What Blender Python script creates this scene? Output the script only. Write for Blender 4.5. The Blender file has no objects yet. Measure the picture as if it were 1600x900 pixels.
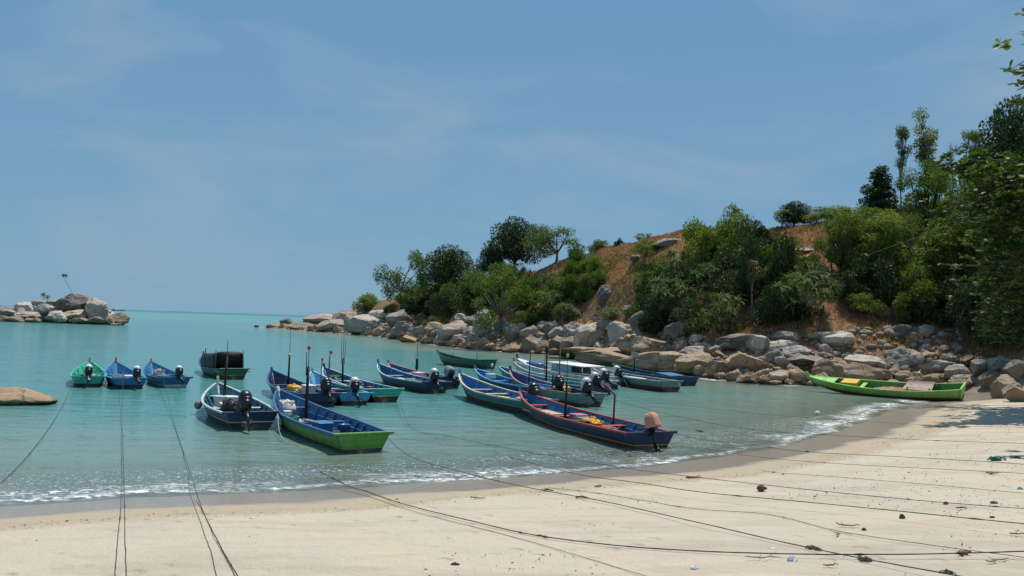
import bpy, bmesh, math, random
import numpy as np
from mathutils import Vector, Matrix, noise

random.seed(7)
RNG = np.random.default_rng(7)
SC = bpy.context.scene
COL = SC.collection
R = math.radians

# ------------------------------------------------------------------ camera
F = 1280.0                      # focal length in pixels of the 1600 px wide photograph
CAM_H = 3.2
PITCH, ROLL = R(2.37), R(1.88)
fwd = Vector((0, math.cos(PITCH), math.sin(PITCH)))
r0 = Vector((1, 0, 0)); u0 = r0.cross(fwd)
right = r0 * math.cos(ROLL) + u0 * math.sin(ROLL)
up = u0 * math.cos(ROLL) - r0 * math.sin(ROLL)
cam_d = bpy.data.cameras.new('camera')
cam_d.lens = 36 * F / 1600; cam_d.sensor_width = 36
cam_d.clip_start = 0.1; cam_d.clip_end = 30000
cam = bpy.data.objects.new('camera', cam_d); COL.objects.link(cam)
m = Matrix((right, up, -fwd)).transposed().to_4x4()
m.translation = Vector((0, 0, CAM_H)); cam.matrix_world = m
SC.camera = cam
CAMP = Vector((0, 0, CAM_H))

# ------------------------------------------------------------------ sky, sun, exposure
SUN_EL, SUN_AZ = R(67), R(28)   # azimuth measured from +Y towards +X
world = bpy.data.worlds.new('World'); SC.world = world
world.use_nodes = True
wn = world.node_tree.nodes; wl = world.node_tree.links; wn.clear()
sky = wn.new('ShaderNodeTexSky'); sky.sky_type = 'NISHITA'; sky.sun_disc = False
sky.sun_elevation = SUN_EL; sky.sun_rotation = SUN_AZ
sky.altitude = 0; sky.air_density = 1.0; sky.dust_density = 0.1; sky.ozone_density = 3.0
tc = wn.new('ShaderNodeTexCoord')
mp = wn.new('ShaderNodeMapping'); mp.inputs['Scale'].default_value = (1.5, 1.7, 5.2)
mp.inputs['Rotation'].default_value = (0.0, R(3), R(10))
mp.inputs['Location'].default_value = (0.95, 0.2, 1.3)
n1 = wn.new('ShaderNodeTexNoise'); n1.inputs['Scale'].default_value = 1.9
n1.inputs['Detail'].default_value = 7; n1.inputs['Roughness'].default_value = 0.55
n1.inputs['Distortion'].default_value = 0.6
cr = wn.new('ShaderNodeMapRange'); cr.inputs['From Min'].default_value = 0.47
cr.inputs['From Max'].default_value = 0.78; cr.inputs['To Max'].default_value = 0.55
cmix = wn.new('ShaderNodeMixRGB'); cmix.inputs['Color2'].default_value = (3.9, 4.9, 5.9, 1)
bg = wn.new('ShaderNodeBackground'); bg.inputs['Strength'].default_value = 0.088
wo = wn.new('ShaderNodeOutputWorld')
wl.new(tc.outputs['Generated'], mp.inputs['Vector']); wl.new(mp.outputs[0], n1.inputs['Vector'])
wl.new(n1.outputs['Fac'], cr.inputs['Value']); wl.new(cr.outputs[0], cmix.inputs['Fac'])
# thin even tropical haze veil, thicker towards the horizon
sepw = wn.new('ShaderNodeSeparateXYZ'); wl.new(tc.outputs['Generated'], sepw.inputs[0])
hz_r = wn.new('ShaderNodeMapRange'); hz_r.inputs['From Min'].default_value = 0.0; hz_r.inputs['From Max'].default_value = 0.45
hz_r.inputs['To Min'].default_value = 0.93; hz_r.inputs['To Max'].default_value = 0.8; wl.new(sepw.outputs['Z'], hz_r.inputs['Value'])
vg = wn.new('ShaderNodeMapRange'); vg.inputs['From Min'].default_value = 0.0; vg.inputs['From Max'].default_value = 0.42; vg.inputs['To Min'].default_value = 0; vg.inputs['To Max'].default_value = 1
wl.new(sepw.outputs['Z'], vg.inputs['Value'])
vcol = wn.new('ShaderNodeMixRGB'); vcol.inputs['Color1'].default_value = (2.15, 3.95, 5.6, 1); vcol.inputs['Color2'].default_value = (1.35, 3.3, 5.55, 1)
wl.new(vg.outputs[0], vcol.inputs['Fac'])
veil = wn.new('ShaderNodeMixRGB'); wl.new(vcol.outputs[0], veil.inputs['Color2'])
wl.new(hz_r.outputs[0], veil.inputs['Fac']); wl.new(sky.outputs[0], veil.inputs['Color1'])
wl.new(veil.outputs[0], cmix.inputs['Color1']); wl.new(cmix.outputs[0], bg.inputs['Color'])
wl.new(bg.outputs[0], wo.inputs['Surface'])

sun_d = bpy.data.lights.new('sun', 'SUN'); sun_d.energy = 4.2; sun_d.angle = R(0.53)
sun_d.color = (1.0, 0.95, 0.87)
sun = bpy.data.objects.new('sun', sun_d); COL.objects.link(sun)
sdir = Vector((math.sin(SUN_AZ) * math.cos(SUN_EL), math.cos(SUN_AZ) * math.cos(SUN_EL), math.sin(SUN_EL)))
sun.rotation_euler = (-sdir).to_track_quat('-Z', 'Y').to_euler()
SC.view_settings.view_transform = 'Standard'; SC.view_settings.look = 'None'
SC.view_settings.gamma = 1; SC.view_settings.use_curve_mapping = False
SC.view_settings.exposure = 0.08
SC.cycles.max_bounces = 6; SC.cycles.transparent_max_bounces = 10
SC.cycles.diffuse_bounces = 3; SC.cycles.glossy_bounces = 2; SC.cycles.transmission_bounces = 3
SC.cycles.caustics_reflective = False; SC.cycles.caustics_refractive = False
SC.cycles.sample_clamp_indirect = 4

# ------------------------------------------------------------------ helpers
def ray(px, py):
    return fwd + right * ((px - 800) / F) - up * ((py - 450) / F)
def on_plane(px, py, z=0.0):
    d = ray(px, py); return CAMP + d * ((z - CAM_H) / d.z)
def at_depth(px, py, Y):
    d = ray(px, py); return CAMP + d * (Y / d.y)

def link(o, parent=None):
    COL.objects.link(o)
    if parent is not None: o.parent = parent
    return o
def tag(o, label=None, cat=None, group=None, kind=None):
    if label: o['label'] = label
    if cat: o['category'] = cat
    if group: o['group'] = group
    if kind: o['kind'] = kind
    return o
def mesh_np(name, verts, faces, mats=(), idx=None, smooth=False):
    me = bpy.data.meshes.new(name)
    verts = np.asarray(verts, dtype=np.float32)
    if isinstance(faces, np.ndarray):
        k = faces.shape[1]; n = len(faces)
        me.vertices.add(len(verts)); me.vertices.foreach_set('co', verts.ravel())
        me.loops.add(n * k); me.loops.foreach_set('vertex_index', faces.ravel().astype(np.int32))
        me.polygons.add(n); me.polygons.foreach_set('loop_start', np.arange(0, n * k, k, dtype=np.int32))
        me.update(calc_edges=True)
    else:
        me.from_pydata(verts.tolist(), [], faces)
    for mt in mats: me.materials.append(mt)
    if idx is not None: me.polygons.foreach_set('material_index', np.asarray(idx, dtype=np.int32))
    if smooth: me.polygons.foreach_set('use_smooth', np.ones(len(me.polygons), dtype=bool))
    me.update()
    return me
def obj(name, me, parent=None, loc=None):
    o = bpy.data.objects.new(name, me); link(o, parent)
    if loc is not None: o.location = loc
    return o
def empty(name, loc=(0, 0, 0), rz=0.0):
    o = bpy.data.objects.new(name, None); link(o)
    o.location = loc; o.rotation_euler = (0, 0, rz); o.empty_display_size = 0.3
    return o

class MB:
    """collects shapes for one mesh"""
    def __init__(s): s.v = []; s.f = []; s.m = []; s.smooth = []
    def add(s, v, f, m=0, smooth=False):
        b = len(s.v); s.v += [tuple(p) for p in v]
        s.f += [tuple(i + b for i in q) for q in f]; s.m += [m] * len(f); s.smooth += [smooth] * len(f)
    def box(s, c, size, m=0, rot=None, taper=1.0, bev=0.0):
        hx, hy, hz = size[0] / 2, size[1] / 2, size[2] / 2
        b = min(bev, hx * .45, hy * .45, hz * .45) if bev else 0
        pts = []
        if b == 0:
            for z, k in ((-hz, 1), (hz, taper)):
                pts += [(-hx * k, -hy * k, z), (hx * k, -hy * k, z), (hx * k, hy * k, z), (-hx * k, hy * k, z)]
            fs = [(3, 2, 1, 0), (4, 5, 6, 7), (0, 1, 5, 4), (1, 2, 6, 5), (2, 3, 7, 6), (3, 0, 4, 7)]
        else:
            rings = [(-hz, b, 1), (-hz + b, 0, 1), (hz - b, 0, taper), (hz, b, taper)]
            for z, ins, k in rings:
                x, y = hx * k - ins, hy * k - ins; q = b * .6
                pts += [(-x + q, -y, z), (x - q, -y, z), (x, -y + q, z), (x, y - q, z), (x - q, y, z), (-x + q, y, z), (-x, y - q, z), (-x, -y + q, z)]
            fs = [tuple(range(7, -1, -1)), tuple(range(24, 32))]
            for r in range(3):
                for i in range(8):
                    j = (i + 1) % 8; fs.append((r * 8 + i, r * 8 + j, r * 8 + 8 + j, r * 8 + 8 + i))
        mt = rot if rot is not None else Matrix.Identity(3)
        s.add([mt @ Vector(p) + Vector(c) for p in pts], fs, m)
        return s
    def tube(s, pts, rad, n=6, m=0, cap=True):
        pts = [Vector(p) for p in pts]
        rs = rad if isinstance(rad, (list, tuple)) else [rad] * len(pts)
        v = []; prev = None
        for i, p in enumerate(pts):
            a = pts[max(i - 1, 0)]; b = pts[min(i + 1, len(pts) - 1)]
            d = (b - a)
            if d.length < 1e-9: d = Vector((0, 0, 1))
            d.normalize()
            ref = Vector((0, 0, 1)) if abs(d.z) < .9 else Vector((1, 0, 0))
            if prev is not None:
                ref = prev
            x = (ref - d * ref.dot(d))
            if x.length < 1e-6: x = d.orthogonal()
            x.normalize(); y = d.cross(x); prev = x
            for k in range(n):
                an = 2 * math.pi * k / n
                v.append(p + (x * math.cos(an) + y * math.sin(an)) * rs[i])
        f = []
        for i in range(len(pts) - 1):
            for k in range(n):
                j = (k + 1) % n; f.append((i * n + k, i * n + j, i * n + n + j, i * n + n + k))
        if cap:
            f.append(tuple(range(n - 1, -1, -1))); q = (len(pts) - 1) * n; f.append(tuple(range(q, q + n)))
        s.add(v, f, m, True); return s
    def loft(s, rings, m=0, cap=True, smooth=True, closed=True):
        n = len(rings[0]); v = [p for r in rings for p in r]; f = []
        for i in range(len(rings) - 1):
            for k in range(n if closed else n - 1):
                j = (k + 1) % n; f.append((i * n + k, i * n + j, i * n + n + j, i * n + n + k))
        if cap and closed:
            f.append(tuple(range(n - 1, -1, -1))); q = (len(rings) - 1) * n; f.append(tuple(range(q, q + n)))
        s.add(v, f, m, smooth); return s
    def ball(s, c, r, m=0, nu=8, nv=6):
        rx, ry, rz = (r, r, r) if not hasattr(r, '__len__') else r
        rings = []
        for i in range(nv + 1):
            th = math.pi * (i + .02) / (nv + .04)
            rings.append([(c[0] + rx * math.sin(th) * math.cos(2 * math.pi * k / nu), c[1] + ry * math.sin(th) * math.sin(2 * math.pi * k / nu), c[2] - rz * math.cos(th)) for k in range(nu)])
        return s.loft(rings, m)
    def mesh(s, name, mats):
        me = bpy.data.meshes.new(name); me.from_pydata(s.v, [], s.f)
        for mt in (mats if isinstance(mats, (list, tuple)) else [mats]): me.materials.append(mt)
        me.polygons.foreach_set('material_index', np.array(s.m, dtype=np.int32))
        me.polygons.foreach_set('use_smooth', np.array(s.smooth, dtype=bool)); me.update(); return me
    def build(s, name, mats, parent=None, loc=None):
        return obj(name, s.mesh(name, mats), parent, loc)

# ------------------------------------------------------------------ materials
MATS = {}
def nt(name):
    mt = bpy.data.materials.new(name); mt.use_nodes = True
    t = mt.node_tree; t.nodes.clear()
    out = t.nodes.new('ShaderNodeOutputMaterial')
    return mt, t, out
def N(t, kind, **kw):
    n = t.nodes.new('ShaderNode' + kind)
    for k, v in kw.items():
        if k in n.inputs: n.inputs[k].default_value = v
        else: setattr(n, k, v)
    return n
def noise_node(t, vec, scale, detail=4, rough=.55, dist=0.0):
    n = N(t, 'TexNoise'); n.inputs['Scale'].default_value = scale; n.inputs['Detail'].default_value = detail
    n.inputs['Roughness'].default_value = rough; n.inputs['Distortion'].default_value = dist
    if vec is not None: t.links.new(vec, n.inputs['Vector'])
    return n.outputs['Fac']
def remap(t, val, a, b, c=0.0, d=1.0, smooth=False):
    n = N(t, 'MapRange'); n.inputs['From Min'].default_value = a; n.inputs['From Max'].default_value = b
    n.inputs['To Min'].default_value = c; n.inputs['To Max'].default_value = d
    if smooth: n.interpolation_type = 'SMOOTHSTEP'
    t.links.new(val, n.inputs['Value']); return n.outputs[0]
def mixc(t, fac, a, b, mode='MIX'):
    n = N(t, 'MixRGB', blend_type=mode)
    for k, x in (('Fac', fac), ('Color1', a), ('Color2', b)):
        if hasattr(x, 'is_linked'): t.links.new(x, n.inputs[k])
        elif k == 'Fac': n.inputs[k].default_value = x
        else: n.inputs[k].default_value = (*x, 1) if len(x) == 3 else x
    return n.outputs[0]
def math_(t, op, a, b=0.0):
    n = N(t, 'Math', operation=op)
    for i, x in enumerate((a, b)):
        if hasattr(x, 'is_linked'): t.links.new(x, n.inputs[i])
        else: n.inputs[i].default_value = x
    return n.outputs[0]
def bump(t, h, dist, strength=1.0):
    b = N(t, 'Bump'); b.inputs['Distance'].default_value = dist; b.inputs['Strength'].default_value = strength
    t.links.new(h, b.inputs['Height']); return b.outputs[0]
def principled(t, out, col, rough=.6, normal=None, spec=.4, metal=0.0):
    p = N(t, 'BsdfPrincipled')
    if hasattr(col, 'is_linked'): t.links.new(col, p.inputs['Base Color'])
    else: p.inputs['Base Color'].default_value = (*col, 1)
    if hasattr(rough, 'is_linked'): t.links.new(rough, p.inputs['Roughness'])
    else: p.inputs['Roughness'].default_value = rough
    p.inputs['Specular IOR Level'].default_value = spec; p.inputs['Metallic'].default_value = metal
    if normal is not None: t.links.new(normal, p.inputs['Normal'])
    t.links.new(p.outputs[0], out.inputs['Surface']); return p

def paint(name, col, rough=.45, wear=.5, grime=(.09, .075, .06)):
    """weathered boat paint: slow fading, streaky dirt and chips"""
    if name in MATS: return MATS[name]
    mt, t, out = nt(name)
    co = N(t, 'TexCoord').outputs['Object']
    mpn = N(t, 'Mapping'); mpn.inputs['Scale'].default_value = (1.0, 1.0, .35); t.links.new(co, mpn.inputs['Vector'])
    fade = noise_node(t, co, 1.7, 5)
    c = mixc(t, remap(t, fade, .35, .75, 0, .45 * wear), col, tuple(min(1, x * 1.5 + .03) for x in col))
    streak = noise_node(t, mpn.outputs[0], 9, 6, .65)
    c = mixc(t, remap(t, streak, .50, .72, 0, .95 * wear), c, grime)
    chips = noise_node(t, co, 28, 3, .6)
    c = mixc(t, remap(t, chips, .63, .68, 0, .9 * wear), c, (.22, .19, .16))
    pl = N(t, 'TexWave', wave_type='BANDS', bands_direction='Z'); pl.inputs['Scale'].default_value = 2.2
    pl.inputs['Distortion'].default_value = .6; t.links.new(co, pl.inputs['Vector'])
    c = mixc(t, remap(t, pl.outputs['Fac'], .06, .0, 0, .45), c, tuple(x * .35 for x in col))      # plank seams
    sz = N(t, 'SeparateXYZ'); t.links.new(co, sz.inputs[0])
    scum = math_(t, 'ADD', sz.outputs['Z'], math_(t, 'MULTIPLY', math_(t, 'SUBTRACT', streak, .5), .25))
    c = mixc(t, remap(t, scum, .13, .02, 0, .6 * wear), c, (.10, .105, .065))                       # weed and salt at the water line
    h = math_(t, 'ADD', math_(t, 'MULTIPLY', pl.outputs['Fac'], .4), fade)
    principled(t, out, c, remap(t, streak, .3, .8, rough - .08, rough + .25), bump(t, h, .012, .5), .35)
    MATS[name] = mt; return mt
def plain(name, col, rough=.6, var=.35, scale=8, spec=.35, bmp=.004, metal=0.0):
    if name in MATS: return MATS[name]
    mt, t, out = nt(name)
    co = N(t, 'TexCoord').outputs['Object']
    n = noise_node(t, co, scale, 5, .6)
    c = mixc(t, remap(t, n, .3, .75, 0, 1), tuple(x * (1 - var) for x in col), tuple(min(1, x * (1 + var)) for x in col))
    principled(t, out, c, rough, bump(t, n, bmp), spec, metal)
    MATS[name] = mt; return mt
# ------------------------------------------------------------------ terrain
shore_px = [(0, 792), (100, 785), (200, 778), (350, 772), (500, 766), (620, 757), (760, 748), (900, 738), (1010, 729), (1120, 714),
            (1220, 698), (1300, 676), (1350, 658), (1392, 640), (1430, 631), (1490, 625)]
rock_px = [(1500, 612), (1420, 606), (1340, 603), (1270, 602), (1200, 600), (1130, 594), (1060, 583), (1010, 574), (960, 566),
           (920, 560), (870, 555), (800, 550), (740, 546), (700, 541), (650, 533), (600, 527), (540, 521), (480, 517), (440, 514), (418, 512)]
P = lambda q: np.array([on_plane(*q, 0.0)[:2]])[0]
shore = [P(q) for q in shore_px]; rocky = [P(q) for q in rock_px]
tip = rocky[-1]
coast = [np.array(p, float) for p in [(-70, 22), (-40, 16.5), (-22, 14.2)]] + shore + rocky + \
        [tip + (-3, 6), tip + (8, 24), np.array((20., 235.)), np.array((90., 250.)), np.array((300., 240.)), np.array((300., -80.)), np.array((-70., -80.))]
coast = np.array(coast)

def signed_dist(x, y):
    pts = np.stack([x.ravel(), y.ravel()], 1)
    A = coast; B = np.roll(coast, -1, 0)
    best = np.full(len(pts), 1e9); inside = np.zeros(len(pts), bool)
    for a, b in zip(A, B):
        ab = b - a; L2 = (ab ** 2).sum()
        tt = np.clip(((pts - a) @ ab) / L2, 0, 1)
        d = np.hypot(*(pts - a - tt[:, None] * ab).T); best = np.minimum(best, d)
        if abs(b[1] - a[1]) > 1e-9:
            c = ((a[1] > pts[:, 1]) != (b[1] > pts[:, 1])) & (pts[:, 0] < (b[0] - a[0]) * (pts[:, 1] - a[1]) / (b[1] - a[1]) + a[0])
            inside ^= c
    return np.where(inside, best, -best).reshape(x.shape)

def fbm(x, y, s, seed=0, octs=4):
    """cheap smooth value noise"""
    out = np.zeros_like(x, dtype=float); amp = 1.0; tot = 0
    for o in range(octs):
        f = s * 2 ** o; rng = np.random.default_rng(seed * 31 + o); tab = rng.random((256, 256))
        X = x * f; Y = y * f; xi = np.floor(X).astype(int); yi = np.floor(Y).astype(int)
        fx = X - xi; fy = Y - yi; fx = fx * fx * (3 - 2 * fx); fy = fy * fy * (3 - 2 * fy)
        g = lambda i, j: tab[(xi + i) % 256, (yi + j) % 256]
        out += amp * (g(0, 0) * (1 - fx) * (1 - fy) + g(1, 0) * fx * (1 - fy) + g(0, 1) * (1 - fx) * fy + g(1, 1) * fx * fy)
        tot += amp; amp *= .5
    return out / tot - .5

ridge = [(418, 511, 184), (480, 497, 182), (540, 486, 175), (600, 470, 162), (666, 449, 146), (720, 440, 135), (830, 428, 118), (870, 413, 114),
         (905, 403, 110), (960, 388, 102), (1000, 376, 97), (1060, 365, 91), (1150, 370, 85), (1240, 352, 82), (1320, 338, 79), (1400, 330, 77), (1500, 315, 74), (1600, 305, 72)]
ru, rz_, rD = [], [], []
for px, py, D in ridge:
    q = at_depth(px, py, D); ru.append(q.x / q.y); rz_.append(q.z); rD.append(D)
ru += [.8, 1.1, 1.6]; rz_ += [15, 15, 13]; rD += [70, 68, 66]
cu = [p[0] / p[1] for p in rocky][::-1] + [.68, .8, 1.1, 1.6]
cD = [p[1] for p in rocky][::-1] + [41, 40, 38, 36]
ru, rz_, rD, cu, cD = map(np.array, (ru, rz_, rD, cu, cD))

def height(x, y, detail=True):
    x = np.asarray(x, float); y = np.asarray(y, float)
    d = signed_dist(x, y)
    beach = np.where(d > 0, 1.75 * (1 - np.exp(-np.maximum(d, 0) * .115 / 1.75)), -np.minimum(np.minimum(.085 * -d, .75 + .028 * -d), 3.5))
    u = np.where(y > 5, x / np.maximum(y, 5), 9)
    D0 = np.interp(u, cu, cD); Dr = np.interp(u, ru, rD); zr = np.interp(u, ru, rz_)
    t = (y - D0) / (Dr - D0)
    g = np.where(t < 1, 1.18 * t - .18 * t ** 3 * 1.0, 1 - .35 * (t - 1) ** 2 - .1 * (t - 1))
    hill = np.where((t > 0) & (u < 1.7) & (d > 0), zr * g, -9)
    edge = np.clip(d / 7, 0, 1); edge = np.where(t > .25, edge, 1); hill = np.where(hill > 0, hill * edge, hill)
    z = np.maximum(beach, hill)
    if detail:
        w = np.clip(t * 6, 0, 1) * (hill > beach)
        z = z + w * (fbm(x, y, .12, 3) * 1.6 + fbm(x, y, .6, 5) * .35)
        sand = np.clip((d - 1.0) / 3, 0, 1) * (1 - w)
        z = z + sand * (fbm(x, y, .45, 8) * .10 + fbm(x, y, 2.2, 9, 2) * .022)
    t = np.where(hill > beach, t, -1)
    return z, d, t
def hz(x, y):
    return float(height(np.array([x]), np.array([y]))[0][0])

def graded(segs):
    out = []
    for a, b, st in segs:
        n = max(1, int(round((b - a) / st))); out += list(np.linspace(a, b, n, endpoint=False))
    out.append(segs[-1][1]); return np.array(out)
xs = graded([(-9000, -900, 2700), (-900, -120, 260), (-120, -40, 8), (-40, -16, 1.2), (-16, 16, .42), (16, 60, .8), (60, 110, 2), (110, 300, 14), (300, 900, 200), (900, 9000, 2700)])
ys = graded([(-900, -60, 280), (-60, -4, 8), (-4, 4, .8), (4, 24, .3), (24, 50, .5), (50, 130, .9), (130, 200, 1.6), (200, 300, 10), (300, 1000, 140), (1000, 11000, 2500)])
GX, GY = np.meshgrid(xs, ys)
GZ, GD, GT = height(GX, GY)
nx, ny = len(xs), len(ys)
ii = np.arange(nx * ny).reshape(ny, nx)
quads = np.stack([ii[:-1, :-1], ii[:-1, 1:], ii[1:, 1:], ii[1:, :-1]], -1).reshape(-1, 4)

# height lookup (terrain itself) and pixel ray -> terrain
def hit(px, py, off=0.0, y0=6, y1=210):
    d = ray(px, py); Y = np.concatenate([np.arange(y0, 40, .06), np.arange(40, y1, .25)])
    t = Y / d.y; x = d.x * t; z = CAM_H + d.z * t
    hgt = height(x, Y)[0]; hgt = np.maximum(hgt, 0) + off
    k = np.nonzero(z < hgt)[0]
    if len(k) == 0: return None
    k = k[0]; return Vector((x[k], Y[k], hgt[k]))

def ground_material():
    mt, t, out = nt('ground'); L = t.links
    geo = N(t, 'NewGeometry'); pos = geo.outputs['Position']
    sep = N(t, 'SeparateXYZ'); L.new(pos, sep.inputs[0]); z = sep.outputs['Z']
    hillA = N(t, 'Attribute', attribute_name='hill').outputs['Fac']
    dA = N(t, 'Attribute', attribute_name='shore_dist').outputs['Fac']
    big = noise_node(t, pos, .35, 5, .6, .4); mid = noise_node(t, pos, 1.6, 6, .6); fine = noise_node(t, pos, 26, 4, .7)
    grit = noise_node(t, pos, 110, 2, .8)
    mps = N(t, 'Mapping'); mps.inputs['Scale'].default_value = (.5, 1.9, 1); mps.inputs['Rotation'].default_value = (0, 0, R(-14)); L.new(pos, mps.inputs['Vector'])
    wind = noise_node(t, mps.outputs[0], .9, 7, .62, .5)
    # dry sand: pale warm, with greyer and pinker drifts and dark organic grit
    sand = mixc(t, remap(t, big, .35, .65), (.56, .468, .345), (.52, .445, .348))
    sand = mixc(t, remap(t, wind, .46, .66, 0, .85), sand, (.44, .365, .275))
    sand = mixc(t, remap(t, mid, .58, .8, 0, .5), sand, (.62, .515, .38))
    sand = mixc(t, remap(t, fine, .6, .75, 0, .35), sand, (.36, .28, .20))
    sand = mixc(t, math_(t, 'MULTIPLY', remap(t, grit, .66, .70, 0, .6), remap(t, mid, .42, .6)), sand, (.20, .145, .10))
    sand = mixc(t, math_(t, 'MULTIPLY', remap(t, grit, .35, .31, 0, .6), remap(t, mid, .42, .6)), sand, (.75, .70, .62))
    # wet sand near the water line, with a ragged upper edge and a drift line of debris
    dn = math_(t, 'ADD', dA, math_(t, 'MULTIPLY', math_(t, 'SUBTRACT', big, .5), 1.7))
    wet = remap(t, dn, 2.05, 1.5, 0, 1, True)
    damp = remap(t, dn, 3.1, 2.5, 0, .8, True)
    sand = mixc(t, damp, sand, (.42, .335, .225))
    sand = mixc(t, wet, sand, (.30, .25, .20))
    wr = math_(t, 'MULTIPLY', remap(t, dn, 2.3, 2.75, 0, 1, True), remap(t, dn, 3.2, 2.9, 0, 1, True))
    sand = mixc(t, math_(t, 'MULTIPLY', wr, remap(t, fine, .54, .62, 0, .8)), sand, (.13, .085, .05))
    # hill: orange dry grass thatch, brown soil, pale exposed rock
    hb = noise_node(t, pos, .16, 5, .6, .6); hm = noise_node(t, pos, .9, 6, .65); hf = noise_node(t, pos, 6, 5, .7)
    hill = mixc(t, remap(t, hm, .35, .65), (.18, .105, .055), (.31, .185, .095))
    hill = mixc(t, remap(t, hb, .52, .66), hill, (.15, .095, .048))
    hill = mixc(t, remap(t, hf, .5, .75, 0, .6), hill, (.42, .29, .165))
    hill = mixc(t, remap(t, hf, .48, .30, 0, .6), hill, (.075, .045, .025))
    c = mixc(t, hillA, sand, hill)
    rough = mixc(t, wet, (.9, .9, .9), (.20, .20, .20))
    fv = N(t, 'TexVoronoi', feature='SMOOTH_F1'); fv.inputs['Scale'].default_value = 2.4; fv.inputs['Smoothness'].default_value = .3; L.new(pos, fv.inputs['Vector'])
    dent = math_(t, 'MULTIPLY', remap(t, fv.outputs['Distance'], .05, .30, -.42, 0, True), remap(t, noise_node(t, pos, .55, 3, .5), .46, .58))
    hsum = math_(t, 'ADD', math_(t, 'ADD', math_(t, 'MULTIPLY', mid, .5), math_(t, 'MULTIPLY', dent, math_(t, 'SUBTRACT', 1.0, wet))), math_(t, 'ADD', math_(t, 'MULTIPLY', fine, .16), math_(t, 'MULTIPLY', noise_node(t, pos, 6, 4, .6), .28)))
    dry = remap(t, wet, 0, 1, .13, .012)
    b = N(t, 'Bump'); L.new(hsum, b.inputs['Height']); L.new(dry, b.inputs['Distance'])
    principled(t, out, c, rough, b.outputs[0], .3)
    return mt
def water_material():
    mt, t, out = nt('sea_water'); L = t.links
    geo = N(t, 'NewGeometry'); pos = geo.outputs['Position']
    dA = N(t, 'Attribute', attribute_name='shore_dist').outputs['Fac']
    dep = N(t, 'Attribute', attribute_name='depth').outputs['Fac']
    beachA = N(t, 'Attribute', attribute_name='beachside').outputs['Fac']
    # suspended-silt body colour: olive grey in the shallows, turquoise further out, deep teal off shore
    mpw = N(t, 'Mapping'); mpw.inputs['Scale'].default_value = (.35, 1.0, 1); L.new(pos, mpw.inputs['Vector'])
    cl = noise_node(t, mpw.outputs[0], .06, 4, .55, .6)
    dd = math_(t, 'ADD', dep, math_(t, 'MULTIPLY', math_(t, 'SUBTRACT', cl, .5), .7))
    body = mixc(t, remap(t, dd, .15, 1.25, 0, 1, True), (.235, .325, .265), (.080, .245, .230))
    body = mixc(t, remap(t, dd, 1.2, 2.6, 0, 1, True), body, (.062, .222, .226))
    sep = N(t, 'SeparateXYZ'); L.new(pos, sep.inputs[0])
    far = remap(t, math_(t, 'ADD', sep.outputs['Y'], math_(t, 'MULTIPLY', cl, 120)), 190, 420, 0, 1, True)
    body = mixc(t, far, body, (.105, .30, .28))
    deep = remap(t, math_(t, 'ADD', sep.outputs['Y'], math_(t, 'MULTIPLY', cl, 500)), 1200, 1700, 0, 1, True)
    body = mixc(t, deep, body, (.02, .16, .20))
    T = math_(t, 'POWER', 2.718, math_(t, 'MULTIPLY', math_(t, 'MAXIMUM', dep, 0.0), -3.2))
    df = N(t, 'BsdfDiffuse'); L.new(body, df.inputs['Color'])
    tr = N(t, 'BsdfTransparent'); tr.inputs['Color'].default_value = (.86, .93, .90, 1)
    mx = N(t, 'MixShader'); L.new(T, mx.inputs[0]); L.new(df.outputs[0], mx.inputs[1]); L.new(tr.outputs[0], mx.inputs[2])
    # ripples
    mpr = N(t, 'Mapping'); mpr.inputs['Scale'].default_value = (.55, 1.35, 1); mpr.inputs['Rotation'].default_value = (0, 0, R(8)); L.new(pos, mpr.inputs['Vector'])
    w1 = noise_node(t, mpr.outputs[0], 1.3, 4, .6, .3); w2 = noise_node(t, mpr.outputs[0], 5.5, 3, .6, .2); w3 = noise_node(t, mpr.outputs[0], .35, 3, .5)
    hh = math_(t, 'ADD', math_(t, 'MULTIPLY', w1, .6), math_(t, 'ADD', math_(t, 'MULTIPLY', w2, .09), math_(t, 'MULTIPLY', w3, .9)))
    nb = bump(t, hh, .125)
    L.new(nb, df.inputs['Normal'])
    gl = N(t, 'BsdfGlossy'); gl.inputs['Roughness'].default_value = .06; gl.inputs['Color'].default_value = (1, 1, 1, 1)
    L.new(nb, gl.inputs['Normal'])
    fr = N(t, 'Fresnel'); fr.inputs['IOR'].default_value = 1.33; L.new(nb, fr.inputs['Normal'])
    k = math_(t, 'MINIMUM', math_(t, 'MULTIPLY', fr.outputs[0], 1.0), .50)
    m2 = N(t, 'MixShader'); L.new(k, m2.inputs[0]); L.new(mx.outputs[0], m2.inputs[1]); L.new(gl.outputs[0], m2.inputs[2])
    # foam and painted sun sparkle: swash edge, small breakers on the beach, washing round the rocks
    mpf = N(t, 'Mapping'); mpf.inputs['Scale'].default_value = (.8, 1.5, 1); L.new(pos, mpf.inputs['Vector'])
    fn = noise_node(t, mpf.outputs[0], 5.5, 6, .68, .8); fb = noise_node(t, pos, .5, 3, .5); ff = noise_node(t, mpf.outputs[0], 15, 4, .7, .5)
    dj = math_(t, 'ADD', dA, math_(t, 'MULTIPLY', math_(t, 'SUBTRACT', fb, .5), 1.6))
    def band(c, w):
        return remap(t, math_(t, 'ABSOLUTE', math_(t, 'SUBTRACT', dj, c)), 0, w, 1, 0, True)
    fl = noise_node(t, pos, .22, 3, .5); brk = remap(t, fl, .36, .56, .10, 1)
    e1 = math_(t, 'MULTIPLY', math_(t, 'MULTIPLY', band(-.32, .30), remap(t, fn, .46, .58)), brk)
    e2 = math_(t, 'MULTIPLY', band(-1.9, 1.3), remap(t, ff, .60, .645))  # breaker speckles, painted white to stand in for sun sparkle too
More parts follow.
